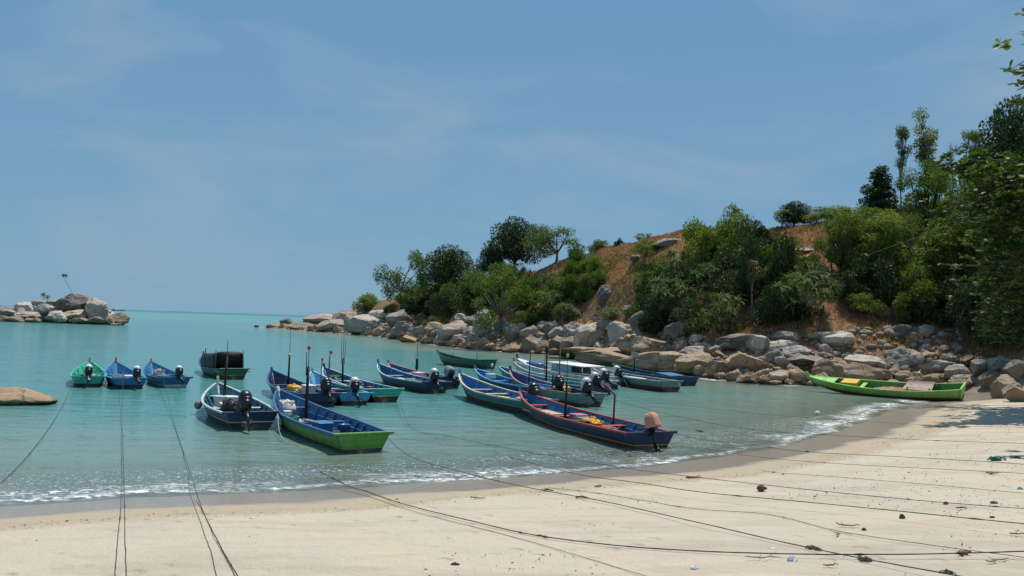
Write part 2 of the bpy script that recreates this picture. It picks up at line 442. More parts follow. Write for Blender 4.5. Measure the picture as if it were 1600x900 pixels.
    e3 = math_(t, 'MULTIPLY', math_(t, 'MULTIPLY', band(-.9, .6), remap(t, fn, .53, .60)), remap(t, fl, .46, .58))
    sy = N(t, 'SeparateXYZ'); L.new(pos, sy.inputs[0])
    e4 = math_(t, 'MULTIPLY', math_(t, 'MULTIPLY', band(-.45, .6), remap(t, fn, .47, .58)), math_(t, 'MULTIPLY', remap(t, sy.outputs['Y'], 24, 28), remap(t, sy.outputs['Y'], 35, 32)))
    lv = N(t, 'TexVoronoi', feature='DISTANCE_TO_EDGE'); lv.inputs['Scale'].default_value = 4.5
    wob = N(t, 'VectorMath', operation='SCALE'); wob.inputs['Scale'].default_value = .35; nv = N(t, 'TexNoise'); nv.inputs['Scale'].default_value = 3.0; L.new(pos, nv.inputs['Vector']); L.new(nv.outputs['Color'], wob.inputs[0])
    wadd = N(t, 'VectorMath', operation='ADD'); L.new(mpf.outputs[0], wadd.inputs[0]); L.new(wob.outputs[0], wadd.inputs[1]); L.new(wadd.outputs[0], lv.inputs['Vector'])
    lace = math_(t, 'MULTIPLY', math_(t, 'MULTIPLY', band(-.75, .7), remap(t, lv.outputs['Distance'], .075, .03)), math_(t, 'MULTIPLY', remap(t, fl, .46, .58), .5))
    fo = math_(t, 'MAXIMUM', math_(t, 'MAXIMUM', math_(t, 'MAXIMUM', e1, lace), e4), math_(t, 'MAXIMUM', e2, e3))
    rk = math_(t, 'MULTIPLY', math_(t, 'MULTIPLY', band(-.6, 1.1), remap(t, fn, .46, .56)), remap(t, fb, .45, .55))
    fo = mixc(t, beachA, rk, fo)
    caps = math_(t, 'MULTIPLY', remap(t, noise_node(t, mpf.outputs[0], .9, 5, .6), .79, .81), remap(t, fb, .5, .6))
    fo = math_(t, 'MAXIMUM', fo, math_(t, 'MULTIPLY', caps, .8))
    fd = N(t, 'BsdfDiffuse'); fd.inputs['Color'].default_value = (.82, .84, .84, 1)
    m3 = N(t, 'MixShader'); L.new(fo, m3.inputs[0]); L.new(m2.outputs[0], m3.inputs[1]); L.new(fd.outputs[0], m3.inputs[2])
    # the film thins away where it meets dry sand
    edge = remap(t, dep, -.035, -.004, 0, 1)
    tr2 = N(t, 'BsdfTransparent'); m4 = N(t, 'MixShader'); L.new(edge, m4.inputs[0]); L.new(tr2.outputs[0], m4.inputs[1]); L.new(m3.outputs[0], m4.inputs[2])
    L.new(m4.outputs[0], out.inputs['Surface'])
    return mt

def set_attr(me, name, arr):
    a = me.attributes.new(name, 'FLOAT', 'POINT'); a.data.foreach_set('value', np.asarray(arr, dtype=np.float32).ravel())
gm = mesh_np('ground', np.stack([GX, GY, GZ], -1).reshape(-1, 3), quads, [ground_material()], smooth=True)
hillw = np.clip((GZ - 1.2) / 1.2, 0, 1) * (GT > .02) * np.clip((GT + fbm(GX, GY, .5, 4) * .1) * 14, 0, 1)
hillw = np.where((GT > 0.0) & (GD > .6), np.maximum(hillw, np.clip(GT * 25, 0, 1) * .8), hillw)
set_attr(gm, 'hill', hillw); set_attr(gm, 'shore_dist', GD)
tag(obj('ground', gm), kind='structure')

# water surface: only where the bed is at or below the swash limit
beachside = np.where(GY < np.interp(GX / np.maximum(GY, 3), [-1, .0, .35, .47, .53], [24, 24, 30, 36, 37]), 1.0, 0.0)
wave = .055 * np.exp(-((GD + 1.7 + fbm(GX, GY, .35, 11) * 1.5) / .38) ** 2) * np.clip(.6 + fbm(GX, GY, .5, 12) * 2, 0, 1.2) * beachside
wave += .03 * np.exp(-((GD + 4.2 + fbm(GX, GY, .2, 14) * 2.5) / .8) ** 2) * beachside
swell = np.where(GD < -1, fbm(GX, GY, .5, 21, 3) * .05 + fbm(GX, GY, .12, 22, 2) * .05, 0) * (np.hypot(GX, GY) < 120)
WZ = np.where(GD > -.6, np.maximum(0.0, np.where(GD > 0, 0.012, 0.0)), 0.0) + wave + swell
keep = (GZ.reshape(-1)[quads].min(1) < .04) & (GD.reshape(-1)[quads].min(1) < .5)
wm = mesh_np('sea', np.stack([GX, GY, WZ], -1).reshape(-1, 3), quads[keep], [water_material()], smooth=True)
set_attr(wm, 'depth', WZ - GZ); set_attr(wm, 'shore_dist', GD); set_attr(wm, 'beachside', beachside)
tag(obj('sea', wm), kind='structure')
# ------------------------------------------------------------------ granite
def rock_material():
    mt, t, out = nt('granite'); L = t.links
    co = N(t, 'TexCoord').outputs['Object']; geo = N(t, 'NewGeometry'); pos = geo.outputs['Position']
    oi = N(t, 'ObjectInfo'); tint = oi.outputs['Color']
    off = N(t, 'VectorMath', operation='ADD'); L.new(pos, off.inputs[0]); L.new(oi.outputs['Random'], off.inputs[1])
    big = noise_node(t, pos, .55, 6, .6, .6); mid = noise_node(t, pos, 2.3, 6, .65, .3); fine = noise_node(t, pos, 14, 5, .7)
    c = mixc(t, remap(t, big, .38, .66), mixc(t, .30, tint, (.16, .135, .11), 'MIX'), mixc(t, .35, tint, (.66, .575, .49)))
    c = mixc(t, remap(t, mid, .57, .72, 0, .6), c, (.095, .080, .068))          # lichen and weather stains
    mv = N(t, 'Mapping'); mv.inputs['Scale'].default_value = (1.6, 1.6, .22); L.new(pos, mv.inputs['Vector'])
    run = noise_node(t, mv.outputs[0], 1.5, 5, .6, .3)
    c = mixc(t, remap(t, run, .56, .70, 0, .55), c, (.11, .09, .075))            # run-off streaks
    c = mixc(t, remap(t, fine, .3, .75), mixc(t, 1.0, c, (.72, .72, .72), 'MULTIPLY'), mixc(t, 1.0, c, (1.22, 1.2, 1.16), 'MULTIPLY'))
    vo = N(t, 'TexVoronoi', feature='DISTANCE_TO_EDGE'); vo.inputs['Scale'].default_value = .55; L.new(off.outputs[0], vo.inputs['Vector'])
    crack = remap(t, math_(t, 'ADD', vo.outputs['Distance'], math_(t, 'MULTIPLY', math_(t, 'SUBTRACT', mid, .5), .10)), .0, .014, 1, 0)
    c = mixc(t, math_(t, 'MULTIPLY', math_(t, 'MULTIPLY', crack, .6), remap(t, big, .45, .6)), c, (.05, .045, .04))
    # iron-stained tidal zone and the wet dark foot
    sep = N(t, 'SeparateXYZ'); L.new(pos, sep.inputs[0])
    zz = math_(t, 'ADD', sep.outputs['Z'], math_(t, 'MULTIPLY', math_(t, 'SUBTRACT', big, .5), 1.0))
    c = mixc(t, remap(t, zz, 1.35, .4, 0, .66, True), c, (.44, .29, .16))
    c = mixc(t, remap(t, zz, .28, .05, 0, .85, True), c, (.075, .05, .033))
    h = math_(t, 'ADD', math_(t, 'MULTIPLY', mid, .6), math_(t, 'SUBTRACT', math_(t, 'MULTIPLY', fine, .22), math_(t, 'MULTIPLY', crack, .25)))
    principled(t, out, c, remap(t, fine, .3, .7, .7, .95), bump(t, h, .28), .25)
    return mt
ROCK = rock_material()
def rock_template(k, flat=1.0, sub=5):
    bm = bmesh.new(); bmesh.ops.create_icosphere(bm, subdivisions=sub, radius=1.0)
    rnd = random.Random(100 + k); o = Vector((rnd.random() * 50, rnd.random() * 50, rnd.random() * 50))
    planes = []
    for _ in range(rnd.randint(6, 10)):
        n = Vector((rnd.gauss(0, 1), rnd.gauss(0, 1), rnd.gauss(0, .8))).normalized(); planes.append((n, rnd.uniform(.50, .80)))
    cells = [(Vector((rnd.gauss(0, 1), rnd.gauss(0, 1), rnd.gauss(0, 1))).normalized() * rnd.uniform(.6, 1), rnd.uniform(-.085, .05)) for _ in range(16)]
    for v in bm.verts:
        p = v.co.copy()
        pj = p + Vector((noise.noise(p * 2.2 + o), noise.noise(p * 2.2 + o + Vector((7, 0, 0))), noise.noise(p * 2.2 + o + Vector((0, 7, 0))))) * .22
        step = min(((pj - c).length_squared, dv) for c, dv in cells)[1]
        p *= 1 + .32 * noise.noise(p * .8 + o) + .12 * noise.noise(p * 1.9 + o)
        for n, dd in planes:
            e = p.dot(n) - dd
            if e > 0: p -= n * e * .95
        p *= 1 + .07 * noise.noise(p * 3.4 + o) + .03 * noise.noise(p * 9 + o)
        p *= 1 + step
        # weathered ledges
        p.z += .03 * math.sin(p.z * 9 + 3 * noise.noise(p * 1.5 + o))
        v.co = p
    for f in bm.faces: f.smooth = True
    me = bpy.data.meshes.new('boulder'); bm.to_mesh(me); bm.free(); me.materials.append(ROCK)
    co = np.empty(len(me.vertices) * 3, dtype=np.float32); me.vertices.foreach_get('co', co); co = co.reshape(-1, 3)
    mn, mx = co.min(0), co.max(0); co = (co - (mn + mx) / 2) / ((mx - mn) / 2); me.vertices.foreach_set('co', co.ravel()); me.update()
    return me
RT = [rock_template(k) for k in range(12)]
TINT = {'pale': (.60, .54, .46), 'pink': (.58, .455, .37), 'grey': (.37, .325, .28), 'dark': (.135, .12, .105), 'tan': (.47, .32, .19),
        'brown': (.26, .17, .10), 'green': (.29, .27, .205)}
WORD = {'pale': 'pale grey', 'pink': 'pinkish white', 'grey': 'grey', 'dark': 'dark grey', 'tan': 'tan', 'brown': 'brown', 'green': 'greenish grey'}
RK = random.Random(5); N_ROCK = [0]
def rock(p, w, h, tint, label, group='granite boulders along the headland shore', tilt=0.0, dep=.85, k=None, sink=.30):
    k = RK.randrange(12) if k is None else k
    o = bpy.data.objects.new('boulder', RT[k]); link(o)
    o.scale = (w / 2, w / 2 * dep, h / 2 / (1 - sink / 2) * 1.05)
    o.location = (p[0], p[1], p[2] + h * (.5 - sink * .5))
    o.rotation_euler = (RK.uniform(-.12, .12), tilt + RK.uniform(-.06, .06), RK.choice((0, math.pi)) + RK.uniform(-.3, .3))
    if abs(o.rotation_euler.z) > 1.6: o.rotation_euler.y -= 2 * tilt
    c = TINT[tint]; f = RK.uniform(.85, 1.15); o.color = (c[0] * f, c[1] * f, c[2] * f, 1)
    tag(o, label, 'boulder', group); N_ROCK[0] += 1
    return o
PLACED = []
def rock_px_(cx, by, w, h, tint, label, tilt=0.0, Y=None, group='granite boulders along the headland shore', k=None, dep=.85):
    p = at_depth(cx, by, Y) if Y else (hit(cx, by) or on_plane(cx, by, 0))
    s = p.y / F
    p2 = Vector((p.x, p.y + w * s * dep * .35, p.z))
    PLACED.append((p2.x, p2.y, w * s * .5))
    return rock(p2, w * s * 1.06, h * s * 1.06, tint, label, group, tilt, dep, k)
HR = [
 (447, 507, 22, 10, 'dark', 'lone dark boulder at the seaward tip of the headland'),
 (400, 511, 8, 4, 'dark', 'tiny dark rock standing in the water just off the headland tip'),
 (430, 513, 30, 7, 'brown', 'low brown rock ledge awash at the very tip of the headland'),
 (478, 515, 60, 11, 'grey', 'long low grey slab running out to the headland tip'),
 (503, 506, 66, 15, 'pink', 'long pinkish white slab on the crest behind the headland tip'),
 (520, 517, 60, 18, 'grey', 'broad grey slab at the waterline below the pinkish crest slab'),
 (553, 502, 60, 22, 'pink', 'sloping pinkish white slab below the sparse seaward bush'),
 (572, 519, 76, 28, 'pale', 'long pale topped slab with a dark front, above the water near the tip'),
 (600, 503, 56, 20, 'pale', 'pale sloping slab under the airy seaward tree'),
 (625, 508, 46, 24, 'grey', 'grey rounded boulder beneath the airy seaward tree'),
 (660, 502, 42, 13, 'pale', 'flat pale boulder against the dark undergrowth'),
 (628, 530, 52, 29, 'grey', 'leaning grey boulder close above the tan rocks at the waterline'),
 (654, 526, 22, 17, 'grey', 'small round grey boulder beside the leaning grey one'),
 (637, 535, 28, 11, 'tan', 'low tan rock in the water before the leaning grey boulder'),
 (680, 529, 36, 25, 'tan', 'tan boulder between the leaning grey boulder and the big pinkish one'),
 (712, 533, 50, 31, 'pink', 'big pinkish white boulder with a peaked top'),
 (720, 508, 22, 18, 'pale', 'upright pale boulder perched behind the big pinkish boulder'),
 (738, 508, 26, 14, 'grey', 'low grey boulder beside the tall whitish boulder'),
 (756, 524, 36, 40, 'pale', 'tall whitish boulder standing highest in the rock band'),
 (770, 537, 28, 21, 'dark', 'dark grey round boulder right below the tall whitish boulder'),
 (783, 521, 26, 24, 'grey', 'grey boulder behind the slim tree trunk among the rocks'),
 (800, 534, 26, 27, 'grey', 'blocky grey boulder beside the slim tree trunk'),
 (826, 530, 34, 22, 'grey', 'flat topped grey boulder below the bright green bush'),
 (834, 552, 40, 28, 'green', 'big greenish grey boulder at the waterline opposite the dark green boat'),
 (800, 551, 30, 13, 'tan', 'low tan rock at the waterline before the blocky grey boulder'),
 (768, 548, 30, 12, 'tan', 'low tan rock at the waterline below the dark grey round boulder'),
 (746, 546, 22, 12, 'tan', 'small tan rock at the waterline below the tall whitish boulder'),
 (738, 537, 18, 15, 'grey', 'small blocky grey rock before the big pinkish boulder'),
 (703, 541, 40, 9, 'tan', 'low tan shelf in the water before the big pinkish boulder'),
 (668, 537, 30, 9, 'tan', 'flat tan rock lapped by foam'),
 (803, 487, 15, 12, 'grey', 'pointed grey rock half hidden in the scrub'),
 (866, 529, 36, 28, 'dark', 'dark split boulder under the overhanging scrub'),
 (852, 512, 26, 10, 'pale', 'flat pale rock at the foot of the bright green bush'),
 (922, 551, 70, 42, 'pale', 'huge slanted pale boulder with a dark underside', -.45),
 (968, 537, 42, 33, 'pale', 'rounded pale boulder leaning against the huge slanted one'),
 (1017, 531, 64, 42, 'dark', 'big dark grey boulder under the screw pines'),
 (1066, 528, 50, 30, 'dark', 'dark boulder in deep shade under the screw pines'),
 (936, 550, 18, 15, 'pale', 'small upright pale stone before the huge slanted boulder'),
 (998, 528, 18, 6, 'pale', 'thin pale stone at the foot of the big dark grey boulder'),
 (995, 549, 76, 16, 'grey', 'long grey slab lying across the tan bedrock', -.1),
 (1022, 563, 100, 34, 'tan', 'broad tan slab sloping down to the water', .15),
 (918, 562, 120, 18, 'tan', 'low tan bedrock shelf washed by foam'),
 (985, 573, 170, 26, 'tan', 'widest tan bedrock shelf at the waterline behind the moored boats'),
 (1052, 584, 150, 32, 'tan', 'tan bedrock shelf behind the boat with the sign board'),
 (1100, 588, 80, 34, 'tan', 'steep tan bedrock block dipping into the water'),
 (1095, 563, 60, 20, 'grey', 'grey block with a dark front on top of the bedrock'),
 (1147, 549, 70, 24, 'dark', 'long dark slab with a pale upper edge', -.25),
 (1188, 551, 36, 27, 'pale', 'pale grey ribbed boulder beside the long dark slab'),
 (1233, 536, 42, 17, 'grey', 'grey hump at the top of the rock band below the brown slope'),
 (1222, 551, 44, 17, 'pale', 'pale weathered slab beneath the grey hump'),
 (1213, 567, 30, 21, 'grey', 'square grey boulder beneath the pale weathered slab'),
 (1125, 590, 40, 23, 'brown', 'dark brown boulder in the water at the end of the tan bedrock'),
 (1130, 594, 24, 10, 'brown', 'small brown rock in the water before the dark brown boulder'),
 (1150, 596, 28, 19, 'tan', 'tan round boulder next to the dark brown boulder'),
 (1173, 599, 38, 17, 'brown', 'pyramid shaped brown boulder at the waterline'),
 (1196, 592, 28, 14, 'tan', 'tan boulder behind the pyramid shaped one'),
 (1222, 600, 36, 20, 'pale', 'smooth pale tan boulder at the waterline, near the bow of the lime green boat'),
 (1176, 583, 74, 30, 'tan', 'wide tan slab above the row of brown waterline boulders'),
 (1250, 601, 42, 24, 'tan', 'tan sloping rock behind the bow of the lime green boat'),
 (1296, 602, 52, 38, 'brown', 'tall square brown boulder behind the lime green boat'),
 (1357, 603, 92, 32, 'brown', 'widest brown block behind the middle of the lime green boat'),
 (1363, 578, 80, 22, 'pale', 'long pale grey slab on top of the widest brown block'),
 (1275, 578, 94, 22, 'grey', 'long grey brown ledge above the tall square brown boulder'),
 (1424, 578, 60, 30, 'grey', 'bulky grey boulder uphill of the maroon board'),
 (1420, 599, 32, 19, 'green', 'greenish grey boulder above the maroon board'),
 (1426, 601, 22, 12, 'tan', 'small pale tan rock behind the maroon board'),
 (1474, 585, 48, 19, 'grey', 'flat grey boulder above the stern of the lime green boat'),
 (1505, 595, 42, 22, 'grey', 'grey boulder behind the stern of the lime green boat'),
 (1474, 604, 50, 16, 'brown', 'low brown boulder right behind the lime green boat'),
 (1515, 605, 44, 17, 'pale', 'pale flat boulder beside the stern of the lime green boat'),
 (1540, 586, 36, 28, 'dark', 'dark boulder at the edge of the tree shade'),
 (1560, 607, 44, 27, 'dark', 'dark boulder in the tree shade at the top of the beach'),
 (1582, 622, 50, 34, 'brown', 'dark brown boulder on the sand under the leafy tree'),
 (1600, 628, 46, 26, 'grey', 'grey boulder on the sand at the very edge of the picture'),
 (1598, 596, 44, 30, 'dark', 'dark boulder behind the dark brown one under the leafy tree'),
 (1520, 575, 30, 18, 'brown', 'brown boulder in the leaf litter above the shaded rocks'),
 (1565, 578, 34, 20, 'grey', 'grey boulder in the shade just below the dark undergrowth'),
 (1490, 568, 26, 14, 'grey', 'small grey boulder above the stern of the lime green boat'),
 (1455, 565, 30, 14, 'tan', 'tan boulder at the foot of the rusty slope'),
 (1447, 603, 26, 14, 'grey', 'grey boulder between the maroon board and the stern of the lime green boat'),
 (1398, 500, 48, 23, 'dark', 'dark overhanging rock half way up the slope'),
 (1425, 535, 50, 24, 'dark', 'dark flat rock in the rusty brown grass slope'),
 (1287, 536, 56, 15, 'pale', 'pale flat rock at the foot of the brown grass slope'),
 (1318, 549, 62, 29, 'pale', 'pale ribbed slab below the brown grass slope'),
 (1250, 560, 46, 18, 'pale', 'pale rounded slab in the middle of the grey rock band'),
 (1238, 413, 38, 9, 'dark', 'dark flat rock high on the hill'),
 (1262, 396, 64, 9, 'grey', 'pale rock ledge high on the hill below the dark ridge bush'),
 (912, 410, 32, 10, 'dark', 'dark flat rock in the dry grass near the ridge'),
 (997, 408, 24, 9, 'dark', 'dark rock lying in the orange grass'),
 (1046, 384, 50, 12, 'grey', 'grey slab showing through the orange grass on the ridge'),
 (990, 492, 34, 15, 'brown', 'brown rock at the foot of the scrub above the big dark grey boulder'),
 (946, 472, 26, 26, 'dark', 'dark craggy rock among the dead branches'),
 (1380, 325, 26, 10, 'tan', 'tan rock on the ridge beside the tall slim trees'),
]
for e in HR:
    tl = e[6] if len(e) > 6 else 0.0
    rock_px_(*e[:6], tilt=tl)
# island rocks
IY = 166
def isl(cx, by, w, h, tint, label, dY=0.0, **kw):
    X = cx * .14375; Yp = 440 + by * .14375; s = .14375
    p = at_depth(X, Yp, IY + dY)
    sc = (IY + dY) / F
    rock(Vector((p.x, p.y, p.z)), w * s * sc * 1.08, h * s * sc * 1.08, tint, label, 'boulders of the rocky islet', dep=kw.get('dep', .9), tilt=kw.get('tilt', 0))
for e in [
 (800, 330, 360, 190, 'dark', 'tall dark stained summit boulder of the islet', 3),
 (690, 300, 150, 120, 'dark', 'black faced boulder beside the islet summit', 1),
 (1040, 400, 240, 215, 'pink', 'big pinkish buff boulder on the seaward side of the islet', 1),
 (1270, 450, 250, 110, 'brown', 'brown boulder sloping into the sea at the end of the islet', 0),
 (270, 320, 190, 100, 'pale', 'pale domed boulder below the two islet palms', 4),
 (490, 330, 170, 85, 'pale', 'pale boulder right under the two islet palms', 1),
 (590, 270, 180, 70, 'grey', 'grey boulder next to the black faced one', 5),
 (420, 260, 160, 60, 'grey', 'grey boulder carrying the two islet palms', 6),
 (215, 370, 110, 85, 'pale', 'small pale boulder at the landward side of the islet', -1),
 (310, 400, 260, 75, 'pink', 'long pale pinkish slab in the middle of the islet', -2),
 (620, 430, 260, 110, 'pale', 'whitish slab with a grey underside at the islet waterline', -3),
 (760, 400, 200, 80, 'pink', 'pinkish slab in the centre of the islet', -1),
 (850, 390, 180, 80, 'pale', 'white boulder below the islet summit', 0),
 (60, 370, 220, 70, 'grey', 'grey slab at the landward end of the islet', 0),
 (60, 310, 160, 40, 'grey', 'low grey rock behind the landward slab of the islet', 5),
 (30, 440, 160, 70, 'dark', 'dark wet rock at the landward waterline of the islet', -4),
 (190, 440, 220, 65, 'brown', 'brown slab at the islet waterline', -4),
 (400, 450, 90, 55, 'dark', 'small dark boulder at the islet waterline', -5),
 (320, 445, 100, 50, 'brown', 'small brown rock at the islet waterline', -5),
 (880, 455, 200, 60, 'brown', 'low brown rock before the pinkish buff boulder of the islet', -4),
 (1050, 455, 190, 75, 'dark', 'dark cleft rock under the pinkish buff boulder of the islet', -4),
 (1190, 455, 130, 65, 'dark', 'dark rock next to the sloping brown boulder of the islet', -4),
 (1260, 470, 110, 18, 'dark', 'flat dark rock awash off the islet', -6),
 (-140, 430, 300, 110, 'grey', 'grey boulder at the far landward end of the islet', 0),
 (1330, 452, 110, 40, 'brown', 'smallest brown rock at the sea end of the islet', -2),
]: isl(*e[:6], dY=e[6])
b_ = at_depth(92, 503, 168)
rock(Vector((b_.x, b_.y + 6, -.4)), 22, 4.1, 'pale', 'broad pale core of the islet seen in the gaps between its boulders', 'boulders of the rocky islet', dep=.45, k=4)
b_ = at_depth(20, 500, 170)
rock(Vector((b_.x, b_.y + 7, -.4)), 18, 2.6, 'pale', 'low pale core at the landward half of the islet', 'boulders of the rocky islet', dep=.45, k=7)
for k in range(22):
    X = RK.uniform(-130, 1300); top = np.interp(X, [-130, 250, 450, 750, 1050, 1300], [330, 300, 300, 260, 300, 420]); Yp = RK.uniform(top + 60, 430)
    isl(X, Yp, RK.uniform(90, 190), RK.uniform(50, 95), RK.choice(['pale', 'pale', 'pink', 'grey']), 'one of the middling pale boulders filling the body of the islet', 3.5)
# flat rock in the shallows
q = on_plane(0, 633, 0)
rock(Vector((q.x - .35, q.y + .9, -.12)), 3.4, .62, 'tan', 'smooth tan rock humped in the shallows with a dark wet foot', 'rocks in the shallows', dep=.7, k=3, sink=.25)

# boulder fill along the rock band
seg = np.array(rocky); cum = np.concatenate([[0], np.cumsum(np.hypot(*np.diff(seg, axis=0).T))])
FILL = {0: ('medium tan boulder in the jumble along the waterline', 'jumbled tan boulders at the waterline'),
        1: ('medium grey boulder in the jumble between waterline and scrub', 'jumbled grey boulders above the waterline')}
cnt = 0; tries = 0
while cnt < 185 and tries < 8000:
    tries += 1
    s = RK.random() ** 1.25 * cum[-1]; i = min(np.searchsorted(cum, s) - 1, len(seg) - 2); i = max(i, 0)
    f = (s - cum[i]) / (cum[i + 1] - cum[i]); b = seg[i] + f * (seg[i + 1] - seg[i])
    dv = b / np.linalg.norm(b); dist = np.linalg.norm(b)
    dd = RK.uniform(-.4, 1.0 + 4.5 * min(1, dist / 60)); q = b + dv * dd
    r = RK.choice((RK.uniform(.22, .45), RK.uniform(.22, .45), RK.uniform(.45, .75))) * (1 if dist < 70 else 1.6) 
    if any((q[0] - a) ** 2 + (q[1] - c) ** 2 < (.55 * (r + e)) ** 2 for a, c, e in PLACED): continue
    z = max(hz(*q), -.1); low = dd < 1.3
    lb, gp = FILL[0 if low else 1]
    rock(Vector((q[0], q[1], z)), 2 * r, r * RK.uniform(1.0, 1.6), RK.choice(['tan', 'tan', 'brown', 'tan'] if low else ['grey', 'pale', 'grey', 'brown', 'pink']), lb, gp, dep=RK.uniform(.7, 1))
    PLACED.append((q[0], q[1], r)); cnt += 1
# rubble between the boulders: uncountable
bm = bmesh.new(); bmesh.ops.create_icosphere(bm, subdivisions=2, radius=1.0); bv = np.array([v.co[:] for v in bm.verts]); bf = np.array([[v.index for v in f.verts] for f in bm.faces]); bm.free()
vs, fs, nb = [], [], 0
for k in range(2600):
    s = RK.random() ** 1.3 * cum[-1]; i = max(min(np.searchsorted(cum, s) - 1, len(seg) - 2), 0)
    f = (s - cum[i]) / (cum[i + 1] - cum[i]); b = seg[i] + f * (seg[i + 1] - seg[i]); dist = np.linalg.norm(b)
    q = b + b / dist * RK.uniform(-.5, 6.5 * min(1, dist / 60)); r = RK.uniform(.10, .30) * (1 if dist < 80 else 1.4)
    sc = np.array([r * RK.uniform(.8, 1.4), r * RK.uniform(.8, 1.3), r * RK.uniform(.55, .9)])
    pv = bv * (1 + .25 * np.sin(bv[:, [1, 2, 0]] * RK.uniform(1.5, 3) + RK.random() * 6)) * sc
    a = RK.random() * 6.28; ca, sa = math.cos(a), math.sin(a)
    pv = np.stack([pv[:, 0] * ca - pv[:, 1] * sa + q[0], pv[:, 0] * sa + pv[:, 1] * ca + q[1], pv[:, 2] + max(hz(*q), -.15) + r * .2], 1)
    vs.append(pv); fs.append(bf + nb); nb += len(bv)
o = obj('rubble_stones', mesh_np('rubble_stones', np.concatenate(vs), np.concatenate(fs), [ROCK], smooth=True)); o.color = (.34, .26, .19, 1)
tag(o, 'loose brown and grey rubble between the shore boulders', 'rubble', kind='stuff')
# ------------------------------------------------------------------ vegetation
def leaf_mat(name, c1, c2, rough=.55, trans=.4, spec=.2):
    mt, t, out = nt(name); L = t.links
    geo = N(t, 'NewGeometry'); oi = N(t, 'ObjectInfo')
    c = mixc(t, geo.outputs['Random Per Island'], c1, c2)
    hs = N(t, 'HueSaturation'); L.new(c, hs.inputs['Color'])
    L.new(remap(t, oi.outputs['Random'], 0, 1, .462, .512), hs.inputs['Hue'])
    L.new(remap(t, oi.outputs['Random'], 0, 1, 1.3, .75), hs.inputs['Value'])
    col = mixc(t, 1.0, hs.outputs[0], oi.outputs['Color'], 'MULTIPLY')
    p = N(t, 'BsdfPrincipled'); L.new(col, p.inputs['Base Color']); p.inputs['Roughness'].default_value = rough
    p.inputs['Specular IOR Level'].default_value = spec
    tl = N(t, 'BsdfTranslucent'); L.new(mixc(t, 1.0, col, (1.25, 1.35, .55), 'MULTIPLY'), tl.inputs['Color'])
    mx = N(t, 'MixShader'); mx.inputs[0].default_value = trans
    L.new(p.outputs[0], mx.inputs[1]); L.new(tl.outputs[0], mx.inputs[2]); L.new(mx.outputs[0], out.inputs['Surface'])
    return mt
M_GREEN = leaf_mat('leaf_green', (.062, .115, .024), (.125, .190, .042))
M_BRIGHT = leaf_mat('leaf_bright', (.080, .145, .028), (.150, .225, .048))
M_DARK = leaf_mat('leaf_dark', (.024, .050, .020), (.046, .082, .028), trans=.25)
M_AIRY = leaf_mat('leaf_airy', (.085, .130, .048), (.145, .200, .075))
M_PAND = leaf_mat('leaf_strap', (.055, .105, .032), (.115, .180, .065), rough=.55, trans=.3, spec=.15)
M_DEAD = leaf_mat('leaf_dead', (.16, .10, .055), (.27, .185, .11), trans=.15)
M_ALM = leaf_mat('leaf_broad', (.034, .072, .016), (.095, .150, .030), rough=.5, trans=.35, spec=.2)
M_DRY = leaf_mat('dry_blade', (.26, .135, .068), (.50, .30, .165), trans=.3, spec=.1)
BARK = plain('bark', (.115, .085, .062), .9, .5, 6, .2, .02)
BARK2 = plain('bark_pale', (.23, .19, .15), .9, .4, 6, .2, .02)

def leaves(pos, d, L, W, rng, fold=.15):
    """one diamond leaf per row, folded along the midrib"""
    n = len(pos); d = d / np.linalg.norm(d, axis=1, keepdims=True)
    r = rng.normal(size=(n, 3)); s = np.cross(d, r); s /= np.linalg.norm(s, axis=1, keepdims=True) + 1e-9
    nn = np.cross(s, d); L = np.broadcast_to(np.asarray(L, float), (n,))[:, None]; W = np.broadcast_to(np.asarray(W, float), (n,))[:, None]
    a = pos; b = pos + d * L * .5 + s * W * .5 + nn * W * fold; c = pos + d * L; e = pos + d * L * .5 - s * W * .5 + nn * W * fold
    v = np.stack([a, b, c, e], 1).reshape(-1, 3); f = np.arange(4 * n).reshape(-1, 4)
    return v, f
def crown_mesh(name, blobs, n, leaf, rng, mat, inner=.3, droop=.2, hollow=.72, aspect=.5):
    blobs = np.array(blobs, float); wgt = blobs[:, 3] ** 2; wgt /= wgt.sum()
    k = rng.choice(len(blobs), n, p=wgt); u = rng.normal(size=(n, 3)); u /= np.linalg.norm(u, axis=1, keepdims=True)
    rad = np.where(rng.random(n) < inner, rng.uniform(.2, hollow, n), rng.uniform(hollow, 1.08, n))
    # sub-clumps: pull leaves towards twig ends so gaps open between them
    tw = rng.normal(size=(len(blobs), 34, 3)); tw /= np.linalg.norm(tw, axis=2, keepdims=True)
    pick = tw[k, rng.integers(0, 34, n)]; mixf = rng.uniform(.35, .9, n)[:, None]
    u = u * (1 - mixf) + pick * mixf; u /= np.linalg.norm(u, axis=1, keepdims=True)
    sq = blobs[k, 4] if blobs.shape[1] > 4 else np.full(n, .8)
    p = blobs[k, :3] + u * (blobs[k, 3] * rad)[:, None] * np.stack([np.ones(n), np.ones(n), sq], 1)
    d = u * .8 + rng.normal(size=(n, 3)) * .7; d[:, 2] -= droop
    v, f = leaves(p, d, rng.uniform(.7, 1.25, n) * leaf, rng.uniform(.7, 1.2, n) * leaf * aspect, rng)
    return mesh_np(name, v, f, [mat])
